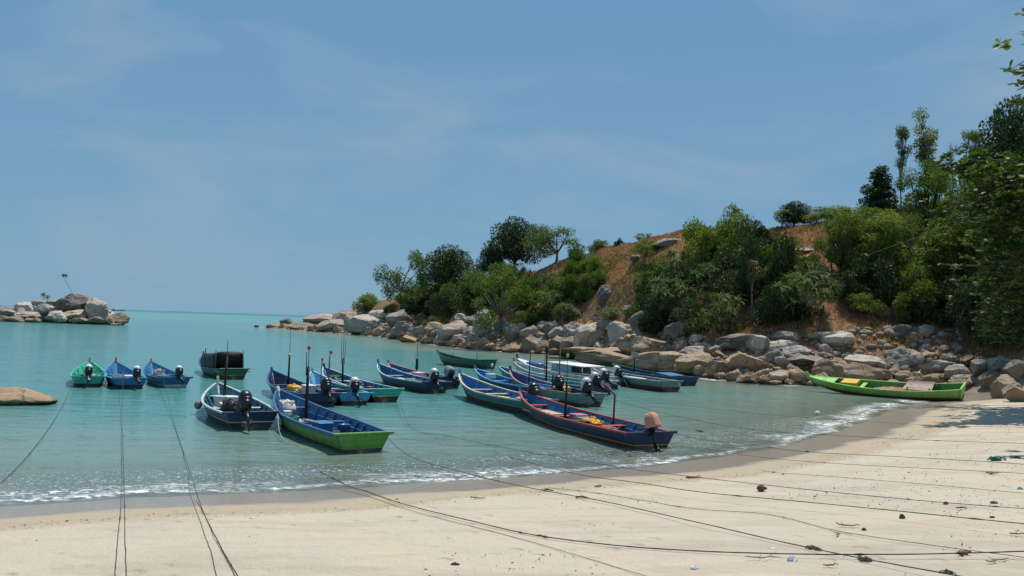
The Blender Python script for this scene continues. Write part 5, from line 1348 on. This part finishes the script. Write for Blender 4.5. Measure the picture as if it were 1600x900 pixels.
load('buoy', 'black_tube', m_heap(.4, .35, .55, 8), TARPB, 'black sheet bundled against the outboard in the navy boat with pale rails', 'sheet', .22, .3, .15)
load('big_green', 'fishing_net', m_heap(.34, .28, .3, 4), CLOTHW, 'white rope and cloth bundle in the bow of the long lime green boat', 'bundle', .80, .12, .34)
load('big_green', 'plank_stack', m_board(1.1, .5), BOARDM, 'pale boards by the mast of the long lime green boat', 'boards', .64, .15, .12)
load('big_green', 'bucket', m_box(.2, .2, .26), FOAMM, 'small white bucket in the bow of the long lime green boat', 'bucket', .73, .25, .12)
load('big_green', 'plank_stack', m_board(.9, .18), CLOTHG, 'narrow grey oar boards on the floor of the long lime green boat', 'boards', .44, .2, .32, .2)
load('navyfront', 'plank_stack', m_board(1.2, .5), FOAMM, 'white boards in the dark navy boat of the coupled pair', 'boards', .55, .05, .30)
load('navyfront', 'fishing_net', m_heap(.9, .45, .3, 5), NETM, 'long grey net heaped in the dark navy boat of the coupled pair', 'net', .36, 0, .12)
load('redrail', 'foam_box', m_box(.6, .4, .3), FOAMM, 'white box behind the mast of the boat with red rails', 'box', .47, .05, .24)
load('redrail', 'plank_stack', m_board(1.0, .6), BOARDM, 'pale boards before the mast of the boat with red rails', 'boards', .68, .05, .34)
load('blue_a', 'fishing_net', m_heap(.4, .35, .28, 6), NETM, 'grey net heap in the bright blue boat', 'net', .42, .2, .1)
load('blue_a', 'foam_box', m_box(.45, .5, .3), FOAMM, 'white box in the bright blue boat', 'box', .35, -.25, .1)
load('blue_b', 'fishing_net', m_heap(.35, .3, .45, 7), CLOTHG, 'grey bundle standing in the small blue boat with the white stripe', 'bundle', .6, .05, .1)
load('turq', 'plank_stack', m_board(.7, .5), PT('turq'), 'green boards on the floor of the turquoise boat', 'boards', .35, -.2, .1)
load('teal', 'fishing_net', m_heap(.4, .35, .3, 9), PT('green'), 'green net in the bow of the boat with the teal stern', 'net', .76, .1, .32)
load('teal', 'fish_crate', m_box(.5, .5, .36), CLOTHG, 'grey crate amidships in the boat with the teal stern', 'crate', .46, 0, .16)
load('cabin', 'plank_stack', m_board(1.3, .7), CLOTHW, 'white cloth covered boards before the cabin of the white boat', 'boards', .62, 0, .42)
load('redtip', 'foam_box', m_box(.4, .35, .2), FOAMM, 'white foam float in the bow of the boat with the red bow tip', 'float', .76, .12, .5)
load('greyhull', 'fishing_net', m_heap(.8, .4, .3, 10), PT('purple'), 'purple net heaped in the grey green boat', 'net', .56, 0, .14)
load('whitebow', 'fishing_net', m_heap(.3, .25, .35, 12), PT('teal'), 'green net bundle near the white bow tip', 'net', .74, .1, .3)
load('lime', 'fish_crate', m_box(.75, .7, .36), PT('yellow', .6, .4), 'ochre yellow box in the bow of the lime green boat', 'box', .70, .05, .20)
mb = MB(); rg = []
for i in range(9):
    a = -1 + 2 * i / 8; zc = .36 - .10 * a - .06 * a * a; rg.append([(-.62, a * .5, zc), (.62, a * .5, zc), (.62, a * .5, zc + .03), (-.62, a * .5, zc + .03)])
mb.loft(rg, 0, smooth=False)
for sx in (-.5, .5):
    for sy in (-.4, .4): mb.box((sx, sy, .17), (.05, .05, .34), 0)
load('lime', 'slanted_board', mb, PT('maroon', .3, .3), 'glossy maroon cover board propped in the lime green boat', 'board', .25, 0, .22)
load('lime', 'fishing_net', m_heap(1.0, .45, .22, 14), plain('tan_net', (.40, .30, .20), .95, .4, 20, .1, .04), 'tan net spread amidships in the lime green boat', 'net', .44, .05, .12)
# everyday clutter
cl_r = random.Random(21)
def m_coil(r_, n=4, th=.022):
    mb = MB()
    pts = [(r_ * (1 - .05 * (i % 5)) * math.cos(i * .5), r_ * (1 - .05 * (i % 5)) * math.sin(i * .5), .03 + .012 * i / 4 + .01 * math.sin(i * 1.7)) for i in range(n * 13)]
    mb.tube(pts, th, 5); return mb
def m_bucket(r_, hh_):
    mb = MB(); rg = [[(r_ * k * math.cos(a), r_ * k * math.sin(a), z) for a in np.linspace(0, 6.28, 13)[:-1]] for k, z in ((.8, 0), (1, hh_), (1.06, hh_), (1.06, hh_ + .02), (.95, hh_ + .02), (.75, .03))]
    mb.loft(rg, 0); mb.tube([(r_ * math.cos(a), .02, hh_ + r_ * .5 * math.sin(a)) for a in np.linspace(0, math.pi, 9)], .01, 5); return mb
def m_oar(l):
    mb = MB(); mb.tube([(-l / 2, 0, .03), (l * .3, 0, .05)], .024, 6); mb.box((l * .4, 0, .05), (l * .25, .13, .02), 0, bev=.005); return mb
WHOSE = dict(turq='turquoise green boat', blue_a='bright blue boat', blue_b='small blue boat with the white stripe', buoy='navy boat with pale grey rails', big_green='long lime green boat', yellowload='dark navy boat with yellow cans', light='light blue boat', teal='boat with the teal stern',
   redrail='boat with red rails', navyfront='dark navy boat of the coupled pair', tealfront='blue green boat with cream rails', redtip='blue boat with a red bow tip', whitebow='boat with the white bow tip', greyhull='grey green boat with purple interior', greywhite='pale grey boat', palegreen='plain grey green boat', signboat='boat with the sign board', redtrim='navy boat with red trim', lime='lime green boat')
COLS = [('teal', 'green'), ('red', 'red'), ('blue', 'blue'), ('yellow', 'yellow'), ('white', 'white'), ('black', 'black')]
for k_, who in WHOSE.items():
    c1 = cl_r.choice(COLS); c2 = cl_r.choice(COLS)
    load(k_, 'rope_coil', m_coil(cl_r.uniform(.16, .24)), cl_r.choice([rope_c for rope_c in (CLOTHG, NETM, PT('teal', .8, .3))]), 'rope coil on the floor of the ' + who, 'rope coil', cl_r.uniform(.62, .7), cl_r.uniform(-.3, .3), .11)
    load(k_, 'bucket', m_bucket(.14, .26), PT(c1[0], .5, .4), c1[1] + ' bucket in the ' + who, 'bucket', cl_r.uniform(.27, .33), cl_r.uniform(-.35, .35), .10)
    load(k_, 'oar', m_oar(2.2), BOARDM, 'wooden oar lying along the ' + who, 'oar', cl_r.uniform(.42, .5), cl_r.choice((-.42, .42)), .17, cl_r.uniform(-.06, .06))
    if cl_r.random() < .7: load(k_, 'fish_crate', m_box(.55, .38, .26), PT(c2[0], .6, .5), c2[1] + ' plastic crate in the ' + who, 'crate', cl_r.uniform(.36, .42), cl_r.uniform(-.2, .2), .10, cl_r.uniform(-.3, .3))
# brown steering pole bent over the water behind the grey green boat
mb = MB(); p0 = on_plane(892, 660, .45); 
e, h = BOATS['redtrim']
mb.tube([(h.x(.34, .4), -.55, .30), (h.x(.34, .4), -.58, 1.15), (h.x(.385, .4), -.58, 1.35), (h.x(.42, .4), -.6, 1.42)], [.03, .03, .035, .028], 6); part('redtrim', 'bent_pole', mb, PT('maroon'))
# ------------------------------------------------------------------ mooring ropes
def rope_mat(n, c): return plain(n, c, .9, .35, 40, .15, .003)
RP = {'dark': rope_mat('rope_dark', (.055, .065, .07)), 'green': rope_mat('rope_green', (.02, .17, .13)), 'blue': rope_mat('rope_blue', (.03, .07, .16)), 'pale': rope_mat('rope_pale', (.50, .47, .42)), 'tan': rope_mat('rope_tan', (.22, .18, .13)), 'moss': rope_mat('rope_moss', (.07, .10, .085))}
def catmull(pts, n=22):
    out = []
    for i in range(len(pts) - 1):
        p0, p1, p2, p3 = pts[max(i - 1, 0)], pts[i], pts[i + 1], pts[min(i + 2, len(pts) - 1)]
        for k in range(n):
            t = k / n; out.append(.5 * ((2 * p1) + (p2 - p0) * t + (2 * p0 - 5 * p1 + 4 * p2 - p3) * t * t + (3 * p1 - p0 - 3 * p2 + p3) * t ** 3))
    out.append(pts[-1]); return out
def rope(pts, col, label, r=.013, start=None):
    P_ = []
    for q in pts:
        px, py, off = (*q, .02)[:3]; off *= .6
        p = hit(px, py, off)
        if p is None: continue
        P_.append(p)
    if start:
        k, t, y, z = start; e, h = BOATS[k]; M = Matrix.Translation(e.location) @ Matrix.Rotation(e.rotation_euler.z, 4, 'Z'); P_.insert(0, M @ Vector((t * h.L, y, z)))
    mb = MB(); c = catmull(P_); cc = []
    for p in c:
        g = max(hz(p.x, p.y), 0) + r * .9
        cc.append(Vector((p.x, p.y, max(p.z, g))))
    kr = random.Random(len(label) * 7 + int(pts[0][0])); rs = []; dx = dy = 0.0
    for i, p in enumerate(cc):
        dx = dx * .8 + kr.uniform(-.0022, .0022); dy = dy * .8 + kr.uniform(-.0022, .0022)
        if 2 < i < len(cc) - 2: p.x += dx; p.y += dy
        rs.append(r * .47 * kr.uniform(.9, 1.12) * (2.0 if kr.random() < .015 else 1))
    mb.tube(cc, rs, 6); o = mb.build('mooring_rope', RP[col]); tag(o, label, 'rope', 'mooring ropes from the boats to the beach'); return o
rope([(95, 640, .05), (60, 692, .06), (25, 733, .08), (-10, 765, .1), (-60, 815, .3)], 'dark', 'rope from the turquoise boat running off past the edge of the beach', .014, ('turq', 0, .45, .40))
rope([(191, 650, .15), (192, 700, .15), (194, 760, .2), (195, 830, .35), (197, 905, .4), (198, 960, .4)], 'dark', 'rope running straight down the beach from the bright blue boat', .012, ('blue_a', 0, .3, .42))
rope([(272, 660, .1), (296, 735, .15), (318, 800, .2), (345, 855, .3), (372, 905, .35), (392, 945, .4)], 'dark', 'slanting rope down the beach from the small blue boat with the white stripe', .012, ('blue_b', 0, .5, .42))
rope([(308, 783, .02), (325, 815, .02), (347, 862, .02), (368, 902, .02), (385, 940, .02)], 'tan', 'thin slack rope lying on the sand under the slanting one', .008)  # added strand imitating the cast shadow of the slanting rope
rope([(440, 683, .15), (470, 697, .02), (500, 708, .01)], 'pale', 'pale rope from the navy boat with the fender, dipping into the water', .016, ('buoy', 0, -.7, .46))
rope([(500, 745, -.15), (560, 765, .005), (592, 775, .02), (640, 790, .04), (740, 815, .05), (840, 837, .03), (1000, 856, .03), (1200, 866, .05), (1420, 866, .08), (1600, 862, .12), (1700, 858, .15)], 'dark', 'thick dark rope curving right across the bottom of the sand', .014)
rope([(470, 748, -.15), (555, 771, .005), (640, 797, .02), (700, 814, .02), (820, 845, .02), (985, 893, .03), (1040, 912, .03)], 'tan', 'thin tan rope lying on the sand just below the thick dark one', .008)
rope([(640, 713, .10), (720, 737, .12), (800, 757, .12), (880, 772, .05), (950, 785, .06), (1080, 815, .1), (1270, 858, .06), (1500, 902, .1), (1620, 925, .1)], 'dark', 'dark rope from the long lime green boat to the lower corner of the beach', .013, ('big_green', 0, -.5, .44))
rope([(770, 706, .02), (800, 715, .05), (900, 741, .15), (1000, 755, .2), (1100, 770, .2), (1300, 789, .2), (1600, 819, .25), (1700, 828, .25)], 'dark', 'long straight rope over the sand, just below the blue knotted rope', .012)
rope([(640, 665, .15), (702, 682, .12), (800, 702, .1), (880, 716, .12), (1000, 735, .15), (1100, 747, .15), (1250, 764, .12), (1420, 781, .06), (1600, 795, .1), (1700, 803, .1)], 'blue', 'bluish rope with a blue knot, crossing the upper sand', .011, ('teal', 0, -.55, .48))
rope([(862, 763, .03), (940, 772, .03), (1080, 795, .03), (1200, 804, .03), (1310, 831, .03), (1450, 853, .04), (1600, 873, .06), (1700, 886, .08)], 'tan', 'slack brownish rope with a bend, lying in the middle of the sand', .009)
rope([(1090, 686, .35), (1160, 694, .25), (1260, 706, .1), (1400, 714, .1), (1550, 722, .05), (1620, 727, .1), (1700, 731, .2)], 'green', 'bright green rope from the navy boat with red trim to the tree shade', .013, ('redtrim', 0, -.7, .44))
rope([(1066, 695, .05), (1130, 706, .1), (1190, 715, .12), (1300, 724, .1), (1450, 732, .1), (1600, 740, .1), (1700, 746, .1)], 'dark', 'thin dark rope just below the bright green rope', .009, ('redtrim', 0, .6, .3))
rope([(990, 634, .2), (1080, 655, .15), (1180, 672, .12), (1300, 680, .1), (1450, 688, .1), (1600, 693, .1), (1700, 697, .1)], 'dark', 'thin rope just above the bright green rope', .011, ('greyhull', 0, -.5, .45))
rope([(1000, 622, .3), (1100, 637, .2), (1200, 648, .1), (1300, 655, .1), (1450, 664, .1), (1600, 668, .1), (1700, 671, .1)], 'tan', 'thin rope reaching the beach below the lime green boat', .011, ('cabin', 0, -.5, .5))
rope([(1080, 616, .25), (1180, 625, .15), (1280, 630, .12), (1400, 634, .1), (1500, 634, .1), (1640, 633, .2)], 'pale', 'pale rope passing right in front of the lime green boat', .012, ('palegreen', 0, -.4, .5))
rope([(1278, 647, .02), (1350, 650, .06), (1450, 651, .1), (1600, 651, .15), (1700, 651, .2)], 'pale', 'pale rope ending in a white float in the shallows', .011)
rope([(1190, 735, .02), (1215, 739, .03), (1300, 745, .03), (1450, 757, .04), (1600, 771, .05), (1700, 780, .05)], 'green', 'thin rope with green frayed knots in the middle of the beach', .008)
rope([(1500, 618, .35), (1560, 612, .6), (1640, 606, .9)], 'green', 'thin green line from the stern of the lime green boat to the boulders', .01)
rope([(385, 560, .4), (330, 563, .35), (293, 569, .02)], 'dark', 'short anchor line off the bow of the boat with the black tarpaulin', .012, ('tarp', 1, 0, .95)) if False else None
# knots, floats on ropes
def clump(name, px, py, s, mat, label, cat, seed, n=9, off=.0, group=None):
    p = hit(px, py, off); rng = np.random.default_rng(seed); mb = MB(); q = s * .55 * p.y / F
    for k in range(n):
        a = rng.uniform(0, 6.28); c = Vector(rng.normal(size=3)) * q * .22; pts = []
        for i in range(9):
            a += rng.uniform(.3, .9); pts.append((c.x + q * .42 * math.cos(a) * rng.uniform(.6, 1.1), c.y + q * .30 * math.sin(a), max(.012, q * .14 + c.z * .4 + q * .13 * math.sin(a * 1.7))))
        mb.tube(pts, q * .055, 5)
    o = mb.build(name, mat, None, p); tag(o, label, cat, group); return o
KG = 'knots and rope tangles on the sand'
clump('rope_knot', 1270, 858, 26, RP['moss'], 'frayed grey green knot on the rope from the long lime green boat', 'knot', 1, 10, group=KG)
clump('rope_knot', 1352, 878, 30, RP['moss'], 'hanging frayed rope end at the lower corner of the beach', 'knot', 2, 9, group=KG)
clump('rope_knot', 1482, 898, 26, RP['moss'], 'frayed rope bundle at the bottom of the picture', 'knot', 3, group=KG)
clump('rope_knot', 1420, 781, 8, RP['blue'], 'small blue knot on the bluish rope', 'knot', 4, 6, group=KG)
clump('rope_knot', 1556, 720, 28, RP['green'], 'dark green rope coil beside the tree shade', 'coil', 5, 12, group=KG)
clump('rope_knot', 1582, 716, 20, RP['green'], 'smaller green rope coil next to the dark green one', 'coil', 6, 8, group=KG)
clump('rope_knot', 1207, 739, 10, RP['green'], 'green frayed knot in the middle of the upper beach', 'knot', 7, 6, group=KG)
clump('rope_knot', 1224, 742, 8, RP['moss'], 'little frayed end beside the green knot', 'knot', 8, 5, group=KG)
clump('rope_knot', 1261, 707, 10, RP['dark'], 'dark tangle on the bright green rope', 'knot', 9, 6, group=KG)
clump('rope_knot', 843, 838, 11, RP['dark'], 'dark knot on the thick rope across the sand', 'knot', 10, 6, group=KG)
clump('rope_knot', 620, 781, 7, RP['dark'], 'dark knot on the thick rope close to the water', 'knot', 11, 5, group=KG)
clump('rope_knot', 193, 682, 6, RP['dark'], 'dark float knot on the straight rope over the water', 'knot', 12, 6, .15, group=KG)
clump('seaweed', 1095, 676, 14, RP['dark'], 'dark weed clump floating beyond the red trimmed boat', 'seaweed', 13, 9)
mb = MB(); p = on_plane(1277, 646, .05); mb.ball((0, 0, 0), (.11, .11, .10), 0); tag(mb.build('float', FOAMM, None, p), 'white float in the shallows off the lime green boat', 'float')
# driftwood, coconut, plastic, leaves
WOOD = plain('driftwood', (.17, .11, .07), .9, .4, 9, .15, .01); HUSK = plain('coconut_husk', (.16, .085, .045), .9, .4, 14, .15, .02); RUSTW = plain('red_wood', (.30, .125, .06), .85, .3, 9, .15, .01)
PLAST = plain('clear_plastic', (.55, .60, .66), .3, .15, 6, .5, .02); LEAFD = plain('dead_leaf', (.10, .065, .04), .8, .5, 12, .2, .01)
def stick(px, py, l, ang, mat, label, seed, r=.012, fork=True):
    p = hit(px, py); rng = np.random.default_rng(seed); L_ = l * .85 * p.y / F; r *= .7; mb = MB(); d = Vector((math.cos(ang), math.sin(ang) * 1.0, 0))
    pts = [d * (L_ * (i / 6 - .5)) + Vector((rng.normal() * .02, rng.normal() * .02, .02 + abs(rng.normal()) * .012)) for i in range(7)]
    mb.tube(pts, [r * k for k in (.6, 1, 1.1, 1, .9, .7, .4)], 6)
    if fork:
        for i in (2, 4): mb.tube([pts[i], pts[i] + Vector((rng.uniform(-.12, .12), rng.uniform(-.15, .15), .03))], [r * .6, r * .25], 4)
    tag(mb.build('driftwood_stick', mat, None, p), label, 'driftwood', 'driftwood on the sand')
stick(1084, 748, 34, .35, RUSTW, 'reddish brown stick close to the wet sand', 1, .025)
stick(747, 781, 26, .05, WOOD, 'thin stick at the edge of the wet sand', 2, .012)
stick(908, 779, 24, .1, WOOD, 'dark stick between the two dark ropes', 3, .018)
stick(855, 769, 18, -.1, WOOD, 'dark driftwood piece just above the slack brownish rope', 4, .02)
stick(936, 762, 14, .1, RUSTW, 'small brown chip near the slack brownish rope', 5, .02, False)
stick(1325, 826, 46, -.08, RUSTW, 'forked reddish driftwood among the leaf litter', 6, .012)
stick(1310, 838, 22, 1.2, WOOD, 'short dark twig beside the forked driftwood', 7, .010)
stick(1508, 868, 24, .05, RUSTW, 'stubby rusty piece of wood under the thick dark rope', 8, .03, False)
stick(1195, 876, 70, .12, WOOD, 'long dark twig at the bottom of the sand', 9, .007)
stick(1300, 887, 26, -.05, RUSTW, 'reddish splinter at the bottom of the sand', 10, .012, False)
stick(1560, 880, 70, .5, plain('straw', (.36, .25, .15), .9, .4, 9), 'pale straw coloured branch in the lower corner', 11, .012)
stick(1550, 742, 22, 0, WOOD, 'dark twig by the green rope coils', 12, .02)
stick(1590, 838, 34, -.2, WOOD, 'dark twig near the edge at the end of the beach', 13, .010)
stick(1505, 797, 22, .3, WOOD, 'dark twig on the gritty upper beach', 14, .012)
p = hit(1189, 768); mb = MB(); mb.ball((0, 0, .05), (.075, .062, .055), 0, 12, 8); mb.ball((.075, .01, .05), (.035, .03, .025), 0, 8, 5); tag(mb.build('coconut', HUSK, None, p), 'brown coconut husk alone on the smooth sand', 'coconut')
def scrap(px, py, w, mat, label, cat, seed, hgt=.35, name='litter_scrap'):
    p = hit(px, py); q = w * .6 * p.y / F; rng = np.random.default_rng(seed); rg = []
    for k, z in ((1, 0.004), (.9, .5), (.5, .9), (.1, 1)): rg.append([(q * .5 * k * math.cos(a) * rng.uniform(.6, 1.2), q * .35 * k * math.sin(a) * rng.uniform(.6, 1.2), z * q * hgt * rng.uniform(.6, 1.2)) for a in np.linspace(0, 6.28, 10)[:-1]])
    mb = MB(); mb.loft(rg, 0, smooth=False); tag(mb.build(name, mat, None, p), label, cat, 'litter on the sand')
scrap(1085, 891, 26, PLAST, 'crumpled clear plastic bag at the bottom of the sand', 'plastic bag', 1)
scrap(1238, 878, 32, PLAST, 'bluish plastic bottle scrap beside the long dark twig', 'plastic', 2)
scrap(1207, 857, 22, PLAST, 'clear plastic sheet piece above the long dark twig', 'plastic', 3, .15)
scrap(393, 811, 12, PLAST, 'white plastic scrap at the edge of the dry sand', 'plastic', 4)
scrap(702, 841, 14, PLAST, 'small clear plastic scrap in the middle of the bare sand', 'plastic', 5, .15)
scrap(711, 883, 25, TARPB, 'black scrap lying alone on the pale sand', 'scrap', 6, .18)
scrap(1409, 811, 18, LEAFD, 'curled dark leaf standing up from the grit', 'leaf', 7, .6)
scrap(1478, 789, 16, LEAFD, 'dark leaf clump with a white spot near the blue knot', 'leaf', 8, .5)
scrap(1350, 829, 14, LEAFD, 'dark curled leaf at the end of the forked driftwood', 'leaf', 9, .5)
scrap(1553, 787, 20, LEAFD, 'dark leaf at the top of the gritty sand', 'leaf', 10, .35)
scrap(1594, 765, 18, plain('blue_plastic', (.12, .22, .34), .4, .2, 6, .4), 'faded blue plastic piece at the end of the beach', 'plastic', 11)
scrap(1550, 810, 16, LEAFD, 'brown leaf pair on the gritty sand', 'leaf', 12, .3)
# shells, coral crumbs and leaf bits: uncountable
lr = np.random.default_rng(8); vs = []
tries = 0
pts_ = []
while len(pts_) < 44000 and tries < 90000:
    tries += 1; x, y = lr.uniform(-7, 20), lr.uniform(4.5, 34); pts_.append((x, y)) if True else None
pts_ = np.array(pts_); gz, gd, gt = height(pts_[:, 0], pts_[:, 1]); pat = fbm(pts_[:, 0], pts_[:, 1], .30, 71, 3)
ok = (gd > 1.2) & (gt < 0) & ((pat + (pts_[:, 0] - 3) * .02 > .05) & (gd > 4) & (lr.random(len(gd)) < .9) | (np.abs(gd - 2.7 - pat * 1.6) < .28) | (lr.random(len(gd)) < .008)); pts_, gz = pts_[ok], gz[ok]; n = len(gz)
sz = lr.uniform(.005, .019, n) * (1 + lr.random(n) ** 6); pos = np.stack([pts_[:, 0], pts_[:, 1], gz + .006], 1); d = lr.normal(size=(n, 3)); d[:, 2] = np.abs(d[:, 2]) * .35
half = lr.random(n) < .68
for nm, lab, sel, mt in (('shell_grit', 'pale broken shell and coral crumbs scattered over the sand', half, plain('shell', (.62, .56, .47), .7, .3, 20)), ('leaf_litter', 'dark bits of leaf and twig scattered over the sand', ~half, LEAFD)):
    v, f = leaves(pos[sel], d[sel], sz[sel] * (1.3 if nm == 'shell_grit' else 2.0), sz[sel] * .8, lr, .3)
    tag(obj(nm, mesh_np(nm, v, f, [mt])), lab, 'debris', kind='stuff')
# ------------------------------------------------------------------ islet flag, ships on the horizon
a = at_depth(119, 464, 166); b = at_depth(98, 430, 166); e = empty('flag_pole', a - Vector((0, 0, .6))); mb = MB(); mb.tube([(0, 0, 0), b - a + Vector((0, 0, .6))], [.05, .03], 6); mb.build('pole', MASTM, e)
tp = b - a + Vector((0, 0, .6)); q = MB(); v = []; nf = 6
for i in range(nf + 1):
    for j in range(3): v.append(tp + Vector((-.15 + 1.1 * i / nf, .05 * math.sin(i * 1.3), .25 - .33 * j - .06 * i / nf)))
for i in range(nf):
    for j in range(2): q.f.append((i * 3 + j, i * 3 + j + 1, i * 3 + j + 4, i * 3 + j + 3)); q.m.append(j)
q.v = [tuple(p) for p in v]; q.smooth = [True] * len(q.f); q.build('flag', [PT('red', .8, .1), PT('white', .8, .1)], e)
tag(e, 'leaning pole with a red and white flag on the islet', 'flag pole')
def ship(px, Y, L_, label):
    p = on_plane(px, 500, 0); d = ray(px, 500); x = d.x / d.y * Y; e = empty('distant_ship', (x, Y, 0), R(4)); hgt = L_ * .05
    mb = MB(); mb.loft([[(-L_ / 2, -L_ * .07, 0), (-L_ / 2, L_ * .07, 0), (-L_ / 2, L_ * .07, hgt), (-L_ / 2, -L_ * .07, hgt)], [(L_ * .3, -L_ * .07, 0), (L_ * .3, L_ * .07, 0), (L_ * .3, L_ * .08, hgt), (L_ * .3, -L_ * .08, hgt)], [(L_ / 2, -.2, 0), (L_ / 2, .2, 0), (L_ * .53, .3, hgt * 1.4), (L_ * .53, -.3, hgt * 1.4)]], 0, smooth=False); mb.build('hull', PT('navy'), e)
    mb = MB(); mb.box((-L_ * .3, 0, hgt * 1.7), (L_ * .14, L_ * .1, hgt * 1.5), 0); mb.build('deckhouse', PT('grey'), e); tag(e, label, 'ship', 'ships on the horizon')
ship(183, 1500, 24, 'small dark ship on the horizon beside the islet')
